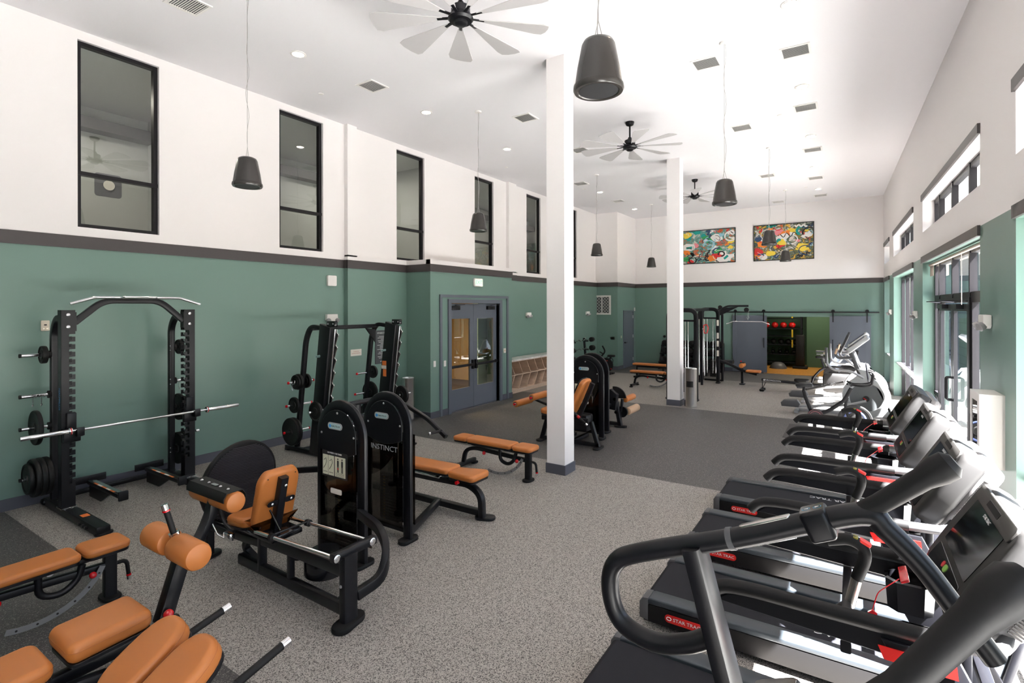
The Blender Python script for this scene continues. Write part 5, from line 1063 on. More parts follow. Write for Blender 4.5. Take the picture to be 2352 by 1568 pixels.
# ================================================================ treadmills along the windows
def treadmill(loc, label, belt_off):
    t = thing('treadmill', label, 'treadmill', loc, 0, 'row of treadmills facing the windows')
    W = .42; T = t.matrix_basis; q = lambda o_: obj
    def ob(n, mb, m, p=t, **k): return obj(n, mb, m, p, world=False, **k)
    mb = MB(); mb.box((.98, 0, .125), (1.9, .56, .10), None, 0); mb.bb((.02, -.275, .1), (1.80, .275, .205)); mb.cyl((.03, -.275, .155), (.03, .275, .155), .05, 16); ob('belt', mb, BELT)
    for s in (-1, 1):
        mb = MB(); mb.prism([(0, .045), (1.95, .045), (1.95, .19), (0, .175)], -.065, .065, fr((0, s * (W - .067), 0), (1, 0, 0), (0, 0, 1)), .008, 2); sk = ob('side_skirt', mb, BLKM)
        mb = MB(); mb.prism([(.0, .175), (1.92, .19), (1.92, .232), (.06, .222), (.0, .205)], -.068, .068, fr((0, s * (W - .07), 0), (1, 0, 0), (0, 0, 1)), .012, 3); rl = ob('side_rail', mb, DECK)
        mb = MB(); mb.prism([(-.03, .06), (.04, .05), (.04, .222), (-.005, .215), (-.03, .18)], -.07, .07, fr((0, s * (W - .07), 0), (1, 0, 0), (0, 0, 1)), .008, 2); ob('rear_end_cap', mb, GRYP, rl)
        M = fr((.30, s * (W + .001), .118), (-s, 0, 0), (0, 0, 1)); mb = MB(); mb.prism(rrect(.27, .058, .028, 6), 0, .003, M); mb.mi = 1; txt('STAR TRAC', .034, M @ Mx.Translation((.022, 0, .004)), .001, mb=mb, sx=1.1)
        mb.tube([M @ V((-.105 + .017 * math.cos(a * .7), .012 * math.sin(a * .7), .0035)) for a in range(9)], .003, closed=True, n=4, up=tuple(M.to_3x3() @ V((0, 0, 1)))); ob('name_badge', mb, [REDL, TXTW], sk, smooth=False)
        # slanted side upright with a red flash
        mb = MB(); mb.prism([(1.42, 1.06), (1.66, 1.06), (2.08, .2), (1.86, .2)], -.022, .022, fr((0, s * (W - .03), 0), (1, 0, 0), (0, 0, 1)), .008, 2); up_ = ob('upright', mb, BLK)
        M = fr((0, s * (W - .006), 0), (-s, 0, 0), (0, 0, 1)); mb = MB(); mb.prism([(-s * x, z) for x, z in ((1.41, 1.035), (1.43, .985), (1.66, .985), (1.655, 1.035))][::1], 0, .006, M); ob('red_flash', mb, REDL, up_, smooth=False)
        mb = MB()
        for x, z in ((1.53, .93), (1.66, .88)): mb.lathe([(0, .004), (.006, .004), (.011, .006), (.012, 0)], M @ Mx.Translation((-s * x, z, 0)), 12)
        ob('screw', mb, BOLT, up_)
        y = s * (W - .04)
        mb = MB(); mb.tube([(.74, y, 1.02), (.80, y, 1.085), (.92, y, 1.10), (1.60, y, 1.10)], .032, .06, n=14); mb.mi = 0; hr = ob('hand_rail', mb, BLKM)
        mb = MB(); mb.prism([(.78, 1.02), (.83, 1.06), (.93, 1.08), (1.60, 1.08), (1.60, .97), (1.45, .99)], -.016, .016, fr((0, y, 0), (1, 0, 0), (0, 0, 1)), .005, 1); ob('rail_skirt', mb, BLK, hr)
        mb = MB(); mb.tube([(1.58, y, 1.10), (1.78, y, 1.11), (1.85, y * .8, 1.2)], .027, .05); ob('rail_bracket', mb, SILV if False else GRYP, hr)
    mb = MB(); mb.prism([(1.78, .2), (1.80, .27), (1.95, .31), (2.12, .26), (2.16, .12), (2.12, .04), (1.80, .04)], -.40, .40, fr((0, 0, 0), (1, 0, 0), (0, 0, 1)), .03, 3); ob('motor_cover', mb, DECK)
    mb = MB(); mb.bar([(1.30, -.38, .965), (1.30, .38, .965)], .04, .05); mb.bar([(1.80, -.37, .80), (1.80, .37, .80)], .05, .05); mb.bar([(1.72, -.12, .8), (1.72, -.12, 1.2)], .04, .04); mb.bar([(1.72, .12, .8), (1.72, .12, 1.2)], .04, .04); mb.tube([(1.25, -.1, .965), (1.3, 0, .965)], .02); ob('front_frame', mb, BLK)
    mb = MB(); mb.tube([(2.0, -.38, .25), (2.12, -.30, .62), (2.12, .30, .62), (2.0, .38, .25)], .026, .12); ob('front_loop', mb, BLK)
    # centre sensor grip with stop button
    mb = MB(); mb.tube([(1.31, 0, .965), (1.345, 0, 1.12)], .025); mb.mi = 0; g = ob('sensor_grip', mb, STEEL)
    mb = MB(); mb.tube([(1.34, 0, 1.10), (1.375, 0, 1.20), (1.37, 0, 1.26), (1.31, 0, 1.285), (1.22, 0, 1.255)], .027, .05, n=14, scale=None); ob('grip_head', mb, BLKM, g); mb = MB(); mb.prism(rrect(.05, .042, .008, 3), .0, .012, fr((1.372, 0, 1.275), (1, 0, -.5), (0, 1, 0))); mb.mi = 1; mb.prism(rrect(.02, .035, .004, 2), .0, .008, fr((1.335, 0, 1.293), (1, 0, -.2), (0, 1, 0))); ob('stop_button', mb, [mat('stop button red', (.8, .05, .04), .35), mat('olive label', (.25, .22, .03), .5)], g)
    # console
    u = V((.48, 0, .82)).normalized(); MC = fr((1.735, 0, 1.355), (0, -1, 0), u)
    MCt = MC
    mb = MB(); mb.prism([(-.30, -.235), (.30, -.235), (.35, -.19), (.375, -.05), (.375, .20), (.345, .245), (-.345, .245), (-.375, .20), (-.375, -.05), (-.35, -.19)], -.13, 0, MC, .035, 4); c_ = ob('console', mb, DKGR)
    mb = MB(); mb.prism([(-.28, -.21), (.28, -.21), (.36, -.12), (.38, .05), (.38, .22), (.35, .25), (-.35, .25), (-.38, .22), (-.38, .05), (-.36, -.12)], -.21, -.115, MC, .04, 4); sh = ob('console_shell', mb, mat('pale console shell', (.25, .24, .24), .35, metal=.1), c_)
    mb = MB()
    for s in (-1, 1):
        for k in range(22): mb.bb((-.001, -.001, -.001), (.001, .001, .001)) if False else mb.box((s * .379, -.10 + k * .0125, -.160), (.006, .005, .045))
    mb.v = [MC @ p for p in mb.v]; ob('vent_slots', mb, DKGR, sh, smooth=False)
    mb = MB(); mb.prism(rrect(.50, .235, .006, 2), 0, .0025, MC @ Mx.Translation((0, .045, 0))); sc = ob('screen', mb, SCRN, c_, smooth=False)
    mb = MB(); txt('STAR TRAC', .022, MC @ Mx.Translation((0, .147, .004)), .0008, mb=mb); ob('brand_lettering', mb, TXTW, sc, smooth=False)
    mb = MB(); mb.prism(rrect(.52, .10, .02, 4), 0, .004, MC @ Mx.Translation((0, -.15, 0)), .002, 1); kp = ob('keypad', mb, BLKG, c_)
    mb = MB(); mb.prism(rrect(.045, .032, .014, 4), .004, .007, MC @ Mx.Translation((.02, -.13, 0))); mb.mi = 1; mb.prism(rrect(.03, .03, .015, 6), .004, .007, MC @ Mx.Translation((-.03, -.13, 0)))
    ob('start_stop_keys', mb, [mat('green start button', (.22, .45, .08), .4), mat('red stop button', (.5, .02, .03), .4)], kp, smooth=False)
    mb = MB(); mb.prism(rrect(.62, .07, .02, 4), -.005, .008, MC @ Mx.Translation((0, .20, 0)), .004, 2); tr = ob('top_tray', mb, mat('warm grey plastic', (.045, .042, .040), .5), c_); mb = MB(); mb.prism(rrect(.20, .028, .004, 2), .008, .0095, MC @ Mx.Translation((0, .20, 0))); ob('tray_slot', mb, BLKM, tr, smooth=False)
    for s in (-1, 1):
        mb = MB(); o8 = rrect(.20, .17, .045, 1); i8 = offs(o8, .014); Mt = Mx.Translation((1.56, s * .265, 0)); n8 = len(o8)
        vs = [Mt @ V((x, y, z)) for pts, z in ((o8, 1.045), (i8, 1.05), (i8, .93), (offs(o8, .01), .90)) for x, y in pts]
        fs = [[k * n8 + i, k * n8 + (i + 1) % n8, (k + 1) * n8 + (i + 1) % n8, (k + 1) * n8 + i] for k in (0, 1) for i in range(n8)] + [[2 * n8 + i for i in range(n8)]] + [[i, (i + 1) % n8, 3 * n8 + (i + 1) % n8, 3 * n8 + i] for i in range(n8)] + [[3 * n8 + i for i in range(n8)]]
        mb.add(vs, fs); mb.box((1.58, s * .33, .985), (.06, .10, .04)); ob('cup_holder', mb, BLKG)
    mb = MB(); mb.box((1.52, .0, 1.17), (.035, .16, .012), Mx.Rotation(-.5, 3, 'Y'), .004); mb.tube([(1.50, -.06, 1.17), (1.42, -.09, 1.10), (1.40, -.10, 1.02)], .0025, .02, n=6); mb.prism([(-.012, -.03), (.012, -.03), (.018, .02), (.0, .035), (-.018, .02)], -.006, .006, fr((1.40, -.10, .985), (1, 0, 0), (0, 0, 1))); ob('safety_clip', mb, RED)
    mb = MB(); txt('STAR TRAC', .085, fr((belt_off[0], belt_off[1], .2065), (-1, 0, 0), (0, -1, 0)), .0008, mb=mb, sx=1.0); ob('belt_lettering', mb, TXTW, smooth=False)
    return t
TY = [2.99, 4.25, 5.50, 6.74]
for y, l, bo in zip(TY, ('nearest treadmill, its big console at the right edge of the photo', 'second treadmill from the camera, red badge showing beneath the loop handrail', 'third treadmill from the camera, with a scratched reflection on its screen', 'farthest treadmill in the row, in front of the upright bike'), ((1.15, .0), (1.32, -.16), (1.1, .1), (1.12, .2))):
    treadmill((-1.33, y, 0), l, bo)
# ================================================================ stair climber in the right foreground
t = thing('stair_climber', 'black stair climber in the near right corner with looped hand rails', 'stair climber', (0, 1.5, 0))
for y in (.96, 1.9):
    rail = [(-.42, y, 1.25), (-.50, y, 1.20), (-.62, y, 1.165), (-.745, y, 1.20), (-.79, y, 1.31), (-.765, y, 1.42), (-.65, y, 1.49), (-.34, y, 1.613), (-.12, y, 1.715), (.03, y, 1.775), (.08, y, 1.74), (.16, y, 1.66), (.24, y, 1.55), (.32, y, 1.44)]
    sc = [1] * 8 + [1, 1.0] + [.95, .88, .85, .85]
    P_ = [V(p) for p in rail]
    # smooth the path with a spline through the points
    pts = []; scl = []
    for i in range(len(P_) - 1):
        p0 = P_[max(i - 1, 0)]; p1 = P_[i]; p2 = P_[i + 1]; p3 = P_[min(i + 2, len(P_) - 1)]
        for k in range(6):
            u = k / 6; pts.append(.5 * ((2 * p1) + (p2 - p0) * u + (2 * p0 - 5 * p1 + 4 * p2 - p3) * u * u + (3 * p1 - p0 - 3 * p2 + p3) * u ** 3)); scl.append(sc[i] * (1 - u) + sc[i + 1] * u)
    pts.append(P_[-1]); scl.append(sc[-1])
    mb = MB(); mb.sweep(pts, [(.0345 * math.cos(2 * PI * k / 20), .0345 * math.sin(2 * PI * k / 20)) for k in range(20)], up=(0, 1, 0), scale=scl); r_ = obj('hand_rail', mb, BLK, t)
    k_ = (lambda p: p) if y > 1.5 else (lambda p: (p[0] + max(0, p[0] - .03) * -.1, p[1] + max(0, p[0]) * .5, p[2] + max(0, p[0]) * .14))
    mb = MB(); mb.sweep([k_(p) for p in ((-.02, y, 1.755), (.06, y, 1.81), (.165, y, 1.905), (.20, y, 1.935), (.225, y, 1.955), (.238, y, 1.965))], [((.031 if y > 1.5 else .026) * math.cos(2 * PI * k / 20), (.031 if y > 1.5 else .026) * math.sin(2 * PI * k / 20)) for k in range(20)], up=(0, 1, 0), scale=[.8, .92, 1.02, 1.32, 1.30, .75]); obj('forward_grip', mb, BLKM, r_)
    mb = MB(); mb.tube([(-.36, y, 1.606), (-.342, y, 1.612)], .0375, n=20); obj('rail_ring', mb, GRYP, r_)
    d = (V((-.12, y, 1.715)) - V((-.34, y, 1.613))).normalized(); up = V((-d.z, 0, d.x))
    mb = MB(); sd = -1
    mb.prism(rrect(.17, .03, .012, 4), .026, .037, fr(V((-.24, y, 1.66)), d, (0, 1, 0)) if False else fr(V((-.235, y - .0, 1.662)), d, (0, 1, 0)), .004, 2); mb.prism(rrect(.15, .02, .008, 4), -.037, -.026, fr(V((-.235, y, 1.662)), d, (0, 1, 0)), .004, 2); obj('sensor_plate', mb, STEEL, r_)
    Mc = fr(V((-.095, y, 1.725)), d, (0, 1, 0)); mb = MB(); mb.prism(rrect(.078, .092, .015, 4), -.052, .042, Mc, .012, 3); cb = obj('speed_switch', mb, BLK, r_)
    mb = MB(); mb.prism(rrect(.07, .07, .008, 4), .042, .0425, Mc); mb.mi = 1
    for sx in (-.017, .017):
        for rr, mi in ((.0125, 1), (.0105, 0)): mb.mi = mi; mb.prism(rrect(rr * 2, rr * 2, rr, 7), .0425, .0427 + (.0002 if mi == 0 else 0), Mc @ Mx.Translation((sx, 0, 0)))
        mb.mi = 2; mb.prism([(-.007, -.006), (-.007, .006), (.006, 0)] if sx > 0 else [(.007, -.006), (.007, .006), (-.006, 0)], .0429, .0434, Mc @ Mx.Translation((sx, 0, 0)))
    obj('arrow_keys', mb, [BLKG, mat('blue ring', (.05, .35, .6), .4), TXTW], cb, smooth=False)
    mb = MB(); mb.bar([(-.475, y, 1.56), (-.10, y, .12)], .06, .135, up=(0, 1, 0), ch=.015); obj('rail_post', mb, BLK, t)
mb = MB(); mb.prism([(-.30, .05), (.78, .05), (.80, .9), (.62, 1.05), (.45, .95)], -.36, .36, fr((0, 1.5, 0), (1, 0, 0), (0, 0, 1)), .02, 2); bd = obj('housing', mb, DKGR, t)
for k in range(5):
    mb = MB(); x = -.55 + k * .24; z = .22 + k * .19; mb.box((x, 1.5, z), (.25, .56, .03), None, .006); mb.box((x + .12, 1.5, z - .09), (.02, .56, .17)); obj('step', mb, GRYP, t)
for y in (1.13, 1.87): mb = MB(); mb.prism([(-.78, .02), (.8, .02), (.8, .8), (.45, 1.0), (-.7, .28)], -.03, .03, fr((0, y, 0), (1, 0, 0), (0, 0, 1)), .01, 2); obj('side_panel', mb, DKGR, t)
mb = MB(); mb.bar([(.5, 1.5, .9), (.42, 1.5, 1.45)], .3, .1, up=(1, 0, 0)); obj('console_mast', mb, BLK, t)
MC = fr((.37, 1.42, 1.53), (0, -1, 0), (.50, 0, .80)); mb = MB(); mb.prism(rrect(.64, .34, .05, 4), -.06, 0, MC, .015, 3); cs = obj('console', mb, mat('warm dark grey plastic', (.045, .042, .040), .5), t)
mb = MB(); mb.prism(rrect(.36, .22, .01, 3), 0, .004, MC @ Mx.Translation((.08, .02, 0))); obj('screen', mb, SCRN, cs, smooth=False)
ho = rrect(.13, .12, .02, 3); Mh = MC @ Mx.Translation((-.22, .10, .004)); 
mb = MB(); o_ = offs(ho, -.022); n8 = len(ho); vs = [Mh @ V((x, y, z)) for pts, z in ((o_, -.01), (o_, .012), (ho, .012), (ho, -.045)) for x, y in pts]; mb.add(vs, [[k * n8 + i, k * n8 + (i + 1) % n8, (k + 1) * n8 + (i + 1) % n8, (k + 1) * n8 + i] for k in (0, 1, 2) for i in range(n8)] + [[3 * n8 + i for i in range(n8)]]); obj('accessory_tray', mb, DKGR, t)
# ================================================================ shoe cubbies beyond the door box
t = thing('shoe_cubby', 'blond wood cubby bench with slanted dividers and white stone top by the green wall', 'cubby shelf', (-8.1, 13.7, 0))
xf, xb, y0, y1 = -7.85, -8.295, 11.68, 15.7
mb = MB(); mb.bb((xb, y0, 0), (xf - .04, y1, .1)); mb.bb((xb, y0, .1), (xf, y1, .12)); mb.bb((xb, y0, .5), (xf, y1, .52)); mb.bb((xb, y0, .1), (xb + .02, y1, .9)); mb.bb((xb, y1 - .02, .1), (xf, y1, .9)); mb.bb((xb, y0, .1), (xf, y0 + .02, .9)); mb.bb((xb, y0, .88), (xf, y1, .9)); obj('carcass', mb, OAK, t, smooth=False)
for row, (z0, z1, sl) in enumerate(((.12, .5, .22), (.52, .88, -.22))):
    for k in range(9):
        y = y0 + .25 + k * .42; yb_, yt = (y, y + sl) if sl > 0 else (y - sl, y)
        mb = MB(); mb.prism([(yb_, z0), (yb_ + .018, z0), (yt + .018, z1), (yt, z1)], xb + .02, xf, fr((0, 0, 0), (0, 1, 0), (0, 0, 1))); obj('divider', mb, OAK, t, smooth=False)
mb = MB(); mb.bb((xb, y0 - .03, .9), (xf + .03, y1 + .03, .945)); obj('countertop', mb, MARB, t, smooth=False)
mb = MB(); mb.box((-8.0, 12.02, .55), (.22, .12, .05), None, .02); o = obj('folded_glove', mb, BLKM); tag(o, 'small dark item lying in the upper left cubby', 'glove')
# ================================================================ leg machines behind the first column
t = thing('leg_extension_machine', 'black leg machine with tan back pad and red-capped rollers behind the first column', 'weight machine', (-4.3, 8.4, 0))
tower(t, -4.42, -3.83, 8.82, 'LEG EXTENSION')
pad(t, 'back_pad', fr((-4.02, 8.2, .86), (0, 1, 0), (.33, 0, .66)), .36, .72, .08, .10)
pad(t, 'seat_pad', fr((-4.42, 8.2, .50), (0, 1, 0), (-1, 0, .08)), .38, .50, .09, .08)
mb = MB(); mb.bar([(-4.0, 8.2, .45), (-3.72, 8.2, 1.10)], .08, .07, up=(0, 1, 0)); mb.bar([(-4.7, 8.2, .42), (-3.8, 8.2, .44)], .08, .09); mb.bar([(-4.6, 8.2, .42), (-4.72, 8.2, .03)], .07, .07, up=(0, 1, 0)); mb.bar([(-3.75, 8.2, .44), (-3.62, 8.2, .03)], .07, .07, up=(0, 1, 0)); mb.bar([(-4.7, 8.2, .06), (-3.6, 8.2, .06)], .07, .07); mb.bar([(-4.1, 8.2, .06), (-4.1, 8.8, .06)], .07, .07); mb.box((-4.1, 8.5, .35), (.4, .3, .3), None, .05)
fr2 = obj('frame', mb, BLK, t); mb = MB(); foot(mb, -4.72, 8.2, PI / 2, .3, .12); foot(mb, -3.62, 8.2, PI / 2, .3, .12); obj('foot', mb, BLKM, fr2)
mb = MB(); mb.tube([(-3.98, 7.92, .66), (-3.72, 7.92, .46)], .02); h = obj('side_handle', mb, BLKM, t); mb = MB(); mb.cyl((-3.72, 7.92, .46), (-3.69, 7.92, .437), .024, 14); mb.cyl((-4.03, 7.92, .70), (-3.98, 7.92, .66), .035, 14); mb.mi = 1; mb.cyl((-3.87, 7.92, .575), (-3.83, 7.92, .545), .026, 12); obj('handle_cap', mb, [CHR, RED], h)
mb = MB(); mb.cyl((-4.12, 7.98, .60), (-4.12, 8.02, .60), .04, 16); obj('pivot_bolt', mb, CHR, t)
roller(t, 'shin_roller', (-5.20, 8.06, .62), (-5.20, 8.62, .62), .062, cap=RED); roller(t, 'thigh_roller', (-4.88, 8.10, .76), (-4.88, 8.66, .76), .062, cap=RED)
mb = MB(); mb.tube([(-5.20, 8.62, .62), (-5.20, 8.72, .62), (-4.6, 8.72, .46)], .025, .05); mb.tube([(-4.88, 8.66, .76), (-4.88, 8.74, .74), (-4.5, 8.74, .5)], .02, .04); obj('lever_arm', mb, BLK, t)
t = thing('leg_curl_machine', 'black leg curl machine with two tan rollers, the lower one coloured as if sunlit, facing away behind the first column', 'weight machine', (-4.2, 9.6, 0))
tower(t, -4.54, -3.95, 9.34, None, None, front=1)
mb = MB(); mb.prism([(-.2, -.18), (.12, -.22), (.16, .1), (.02, .2), (-.16, .16)], -.06, .06, fr((-4.08, 9.85, .56), (1, 0, 0), (0, 0, 1)), .02, 2); mb.bar([(-3.98, 9.9, .5), (-3.90, 9.92, .03)], .08, .11, up=(0, 1, 0)); mb.bar([(-4.6, 9.6, .4), (-4.0, 9.85, .45)], .08, .08); mb.bar([(-4.6, 9.9, .06), (-3.9, 9.92, .06)], .07, .07); fr2 = obj('frame', mb, BLK, t)
mb = MB(); foot(mb, -3.90, 9.92, .2, .26, .14); foot(mb, -4.62, 9.9, PI / 2, .3, .12); obj('foot', mb, BLKM, fr2)
mb = MB(); pts = [(0, 0)] + [(.24 * math.cos(a), .24 * math.sin(a)) for a in [.1 + k * .15 for k in range(12)]]; mb.prism(pts, -.02, .02, fr((-4.05, 10.0, .55), (1, 0, 0), (0, 0, 1))); obj('counterweight', mb, BLKM, t)
mb = MB(); mb.cyl((-3.97, 9.78, .57), (-3.97, 9.82, .57), .03, 14); mb.cyl((-3.97, 9.84, .30), (-3.97, 9.88, .30), .03, 14); obj('pivot_bolt', mb, CHR, t)
mb = MB(); mb.cyl((-3.88, 9.95, .30), (-3.88, 9.99, .30), .11, 24); mb.tube([(-3.9, 9.97, .30), (-3.88, 9.97, .56)], .03); obj('cam_disc', mb, BLK, t)
roller(t, 'upper_roller', (-3.84, 10.02, .54), (-3.84, 10.50, .54), .06); roller(t, 'lower_roller', (-3.80, 10.05, .30), (-3.80, 10.60, .30), .075, m=TANLIT)
pad(t, 'torso_pad', fr((-4.5, 10.05, .55), (0, 1, 0), (1, 0, 0)), .36, .5, .07, .06)
# ================================================================ curl bar rack, dumbbell rack, air bike, far benches
t = thing('curl_bar_rack', 'black upright rack of curl bars against the far left wall', 'barbell rack', (-7.9, 16.4, 0))
for y in (15.95, 16.95):
    mb = MB(); mb.bar([(-7.65, y, .03), (-7.95, y, .5), (-8.02, y, 1.30)], .07, .08, .3, up=(0, 1, 0)); mb.bar([(-8.2, y, .04), (-7.55, y, .04)], .07, .06); obj('side_frame', mb, BLK, t)
    for z in (1.22, .92, .62, .35): mb = MB(); mb.box((-7.93 + (1.3 - z) * .05, y, z - .03), (.14, .05, .04), None, .008); obj('bar_cradle', mb, BLKM, t)
mb = MB(); mb.bar([(-8.1, 15.95, .04), (-8.1, 16.95, .04)], .06, .06); obj('crossbar', mb, BLK, t)
for k, z in enumerate((1.235, .935, .635, .365)):
    x = -7.87 + (1.3 - z) * .05; y = 16.45; tt = thing('curl_bar', 'fixed curl bar on the %s cradle of the curl bar rack' % ('top', 'second', 'third', 'bottom')[k], 'curl bar', (x, y, z), group='fixed curl bars')
    mb = MB(); mb.tube([(x, 15.75, z), (x, 16.05, z), (x, 16.18, z + .035), (x, 16.34, z - .02), (x, 16.45, z + .03), (x, 16.56, z - .02), (x, 16.72, z + .035), (x, 16.85, z), (x, 17.2, z)], .014, .04, n=8); obj('shaft', mb, CHR, tt)
    for a, b in ((15.60, 15.76), (17.19, 17.36)): mb = MB(); mb.cyl((x, a, z), (x, b, z), .085 + k * .012, 20, ch=.015); obj('bar_head', mb, BLKM, tt)
t = thing('dumbbell_rack', 'black three tier dumbbell rack against the far green wall', 'dumbbell rack', (-5.2, 20.3, 0))
for x in (-6.3, -5.2, -4.05): mb = MB(); mb.prism([(20.0, 0), (20.6, 0), (20.6, 1.05), (20.5, 1.05), (20.05, .1), (20.0, .1)], -.03, .03, fr((x, 0, 0), (0, 1, 0), (0, 0, 1))); obj('side_frame', mb, BLK, t)
tiers = [(20.12, .30), (20.30, .62), (20.46, .92)]
for y, z in tiers: mb = MB(); mb.box((-5.17, y, z), (2.3, .26, .03), Mx.Rotation(.35, 3, 'X')); obj('tier_shelf', mb, BLK, t)
f = None
for ti, (y, z) in enumerate(tiers):
    for k in range(9):
        x = -6.18 + k * .255; p = (x, y, z + .10 + .0)
        if f is None:
            f = thing('dumbbell', 'black round dumbbell on the far dumbbell rack', 'dumbbell', p, 0, 'dumbbells on the far rack')
            for a, b in ((-.16, -.05), (.05, .16)): mb = MB(); mb.cyl((0, a, 0), (0, b, 0), .088, 18, ch=.012); obj('dumbbell_head', mb, BLKM, f, world=False)
            mb = MB(); mb.cyl((0, -.06, 0), (0, .06, 0), .016, 10); obj('handle', mb, CHR, f, world=False)
        else: dup(f, p, 0)
        o = [q for q in C.objects if q.name.startswith('dumbbell') and q.get('category') == 'dumbbell'][-1]
        o['label'] = 'black round dumbbell on the %s tier of the far dumbbell rack' % ('bottom', 'middle', 'top')[ti]
    f_ = f
for o in C.objects:
    if o.get('category') == 'dumbbell': o['label'] = 'black round dumbbell on the %s tier of the far dumbbell rack' % ('bottom' if o.location.z < .5 else 'middle' if o.location.z < .8 else 'top'); o['group'] = 'dumbbells on the %s tier' % ('bottom' if o.location.z < .5 else 'middle' if o.location.z < .8 else 'top'); o.rotation_euler[0] = 0
bench('weight_bench', 'adjustable tan bench left of the second column, nearer of the two there', (-4.95, 15.3, 0), 0)
t = thing('weight_bench', 'flat tan bench standing behind the adjustable bench left of the second column', 'weight bench', (-5.75, 17.3, 0)); T = t.matrix_basis
pad(t, 'bench_pad', fr((-5.75, 17.3, .42), (0, 1, 0), (-1, 0, 0)), .30, 1.15, .065, .05)
mb = MB(); mb.bar([(-6.2, 17.3, .03), (-6.2, 17.3, .38), (-5.3, 17.3, .38), (-5.3, 17.3, .03)], .07, .08, up=(0, 1, 0)); mb.bar([(-6.2, 17.05, .04), (-6.2, 17.55, .04)], .07, .06); mb.bar([(-5.3, 17.05, .04), (-5.3, 17.55, .04)], .07, .06); obj('frame', mb, BLK, t)
t = thing('air_bike', 'black air bike with curved handles in front of the alcove', 'exercise bike', (-7.4, 17.5, 0))
mb = MB(); mb.cyl((-7.42, 17.47, .32), (-7.42, 17.55, .32), .26, 28, ch=.02); obj('fan_cage', mb, BLKM, t)
mb = MB(); mb.bar([(-7.75, 17.5, .04), (-7.15, 17.5, .04)], .06, .06); mb.bar([(-7.7, 17.3, .03), (-7.7, 17.7, .03)], .06, .05); mb.bar([(-7.2, 17.3, .03), (-7.2, 17.7, .03)], .06, .05); mb.bar([(-7.45, 17.5, .3), (-7.22, 17.5, .62)], .05, .06); mb.mi = 1; mb.box((-7.38, 17.44, .48), (.1, .02, .02)); mb.box((-7.2, 17.44, .2), (.04, .02, .03)); obj('frame', mb, [BLK, REDL], t)
mb = MB(); mb.tube([(-7.62, 17.5, .2), (-7.62, 17.5, .6), (-7.44, 17.5, .80), (-7.56, 17.5, 1.0)], .028, .1); mb.tube([(-7.5, 17.5, .70), (-7.66, 17.5, .78)], .02); obj('lever_arm', mb, BLKM, t)
mb = MB(); mb.tube([(-7.55, 17.62, .45), (-7.38, 17.62, .64), (-7.20, 17.62, .52), (-7.26, 17.62, .15)], .014, .06); obj('guard_loop', mb, BLK, t)
mb = MB(); mb.prism(rrect(.26, .22, .08, 4), -.04, .03, Mx.Translation((-7.22, 17.5, .66)), .02, 3); obj('saddle', mb, BLKM, t)
# ================================================================ cable multi gym beside the second column
t = thing('cable_gym', 'black multi station cable gym with lat pulldown bar right of the second column', 'cable machine', (-3.7, 15.6, 0))
for (xa, xb_, y, z) in ((-4.06, -3.36, 13.7, 2.31), (-4.12, -3.56, 17.25, 2.32)):
    mb = MB(); mb.bar([(xa, y, .02), (xa, y, z), (xb_, y, z), (xb_, y, .02)], .11, .05, .18, up=(0, 1, 0), ch=.015); mb.bar([(xa, y, 2.04), (xb_, y, 2.04)], .05, .05); fr2 = obj('arch_frame', mb, BLK, t); mb = MB(); foot(mb, xa, y, PI / 2, .24, .13); foot(mb, xb_, y, PI / 2, .24, .13); obj('foot', mb, BLKM, fr2)
mb = MB(); mb.bar([(-3.7, 13.7, 2.31), (-3.85, 17.25, 2.31)], .06, .09); mb.bar([(-4.05, 17.6, .05), (-3.5, 17.6, .05)], .06, .06); mb.bar([(-4.1, 17.6, .03), (-4.1, 17.6, 2.3), (-3.5, 17.6, 2.3), (-3.5, 17.6, .03)], .07, .05, .1, up=(0, 1, 0)); mb.bar([(-3.8, 17.25, 2.31), (-3.8, 17.6, 2.31)], .06, .06); mb.bar([(-3.85, 16.4, .03), (-3.85, 16.4, 2.3)], .07, .07, up=(0, 1, 0)); obj('linking_beam', mb, BLK, t)
for i, (x, y) in enumerate(((-3.64, 13.75), (-3.57, 13.75), (-4.02, 17.3), (-3.90, 17.3), (-3.72, 17.3), (-3.64, 17.3), (-3.8, 16.5), (-3.98, 16.6))):
    mb = MB(); mb.cyl((x, y, .3), (x, y, 2.02), .014, 10); obj('guide_rod', mb, CHR, t)
for x, y in ((-3.98, 17.35), (-3.72, 17.35), (-3.62, 13.85)):
    mb = MB()
    for k in range(18): mb.box((x, y, .2 + k * .028), (.18, .12, .025), None, .003)
    obj('weight_stack', mb, IRON, t, smooth=False)
mb = MB(); mb.bar([(-3.6, 17.3, 2.05), (-3.52, 17.3, 2.28), (-3.3, 17.3, 2.42), (-2.68, 17.3, 2.42)], .06, .07, .1, up=(0, 1, 0)); mb.prism([(-3.55, 2.1), (-3.5, 2.35), (-2.95, 2.40)], -.01, .01, fr((0, 17.3, 0), (1, 0, 0), (0, 0, 1))); obj('pulldown_arm', mb, BLK, t)
mb = MB(); mb.cyl((-2.74, 17.27, 2.30), (-2.74, 17.33, 2.30), .07, 20); mb.cyl((-3.5, 17.25, 2.38), (-3.5, 17.31, 2.38), .06, 18); obj('pulley', mb, BLKM, t)
mb = MB(); mb.tube([(-2.68, 17.3, 2.3), (-2.70, 17.3, 2.0)], .004, n=6); mb.tube([(-2.70, 17.3, 2.13), (-2.73, 17.3, 2.06), (-2.70, 17.3, 1.99), (-2.67, 17.3, 2.06)], .006, closed=True, n=6, up=(0, 1, 0)); obj('cable_clip', mb, CHR, t)
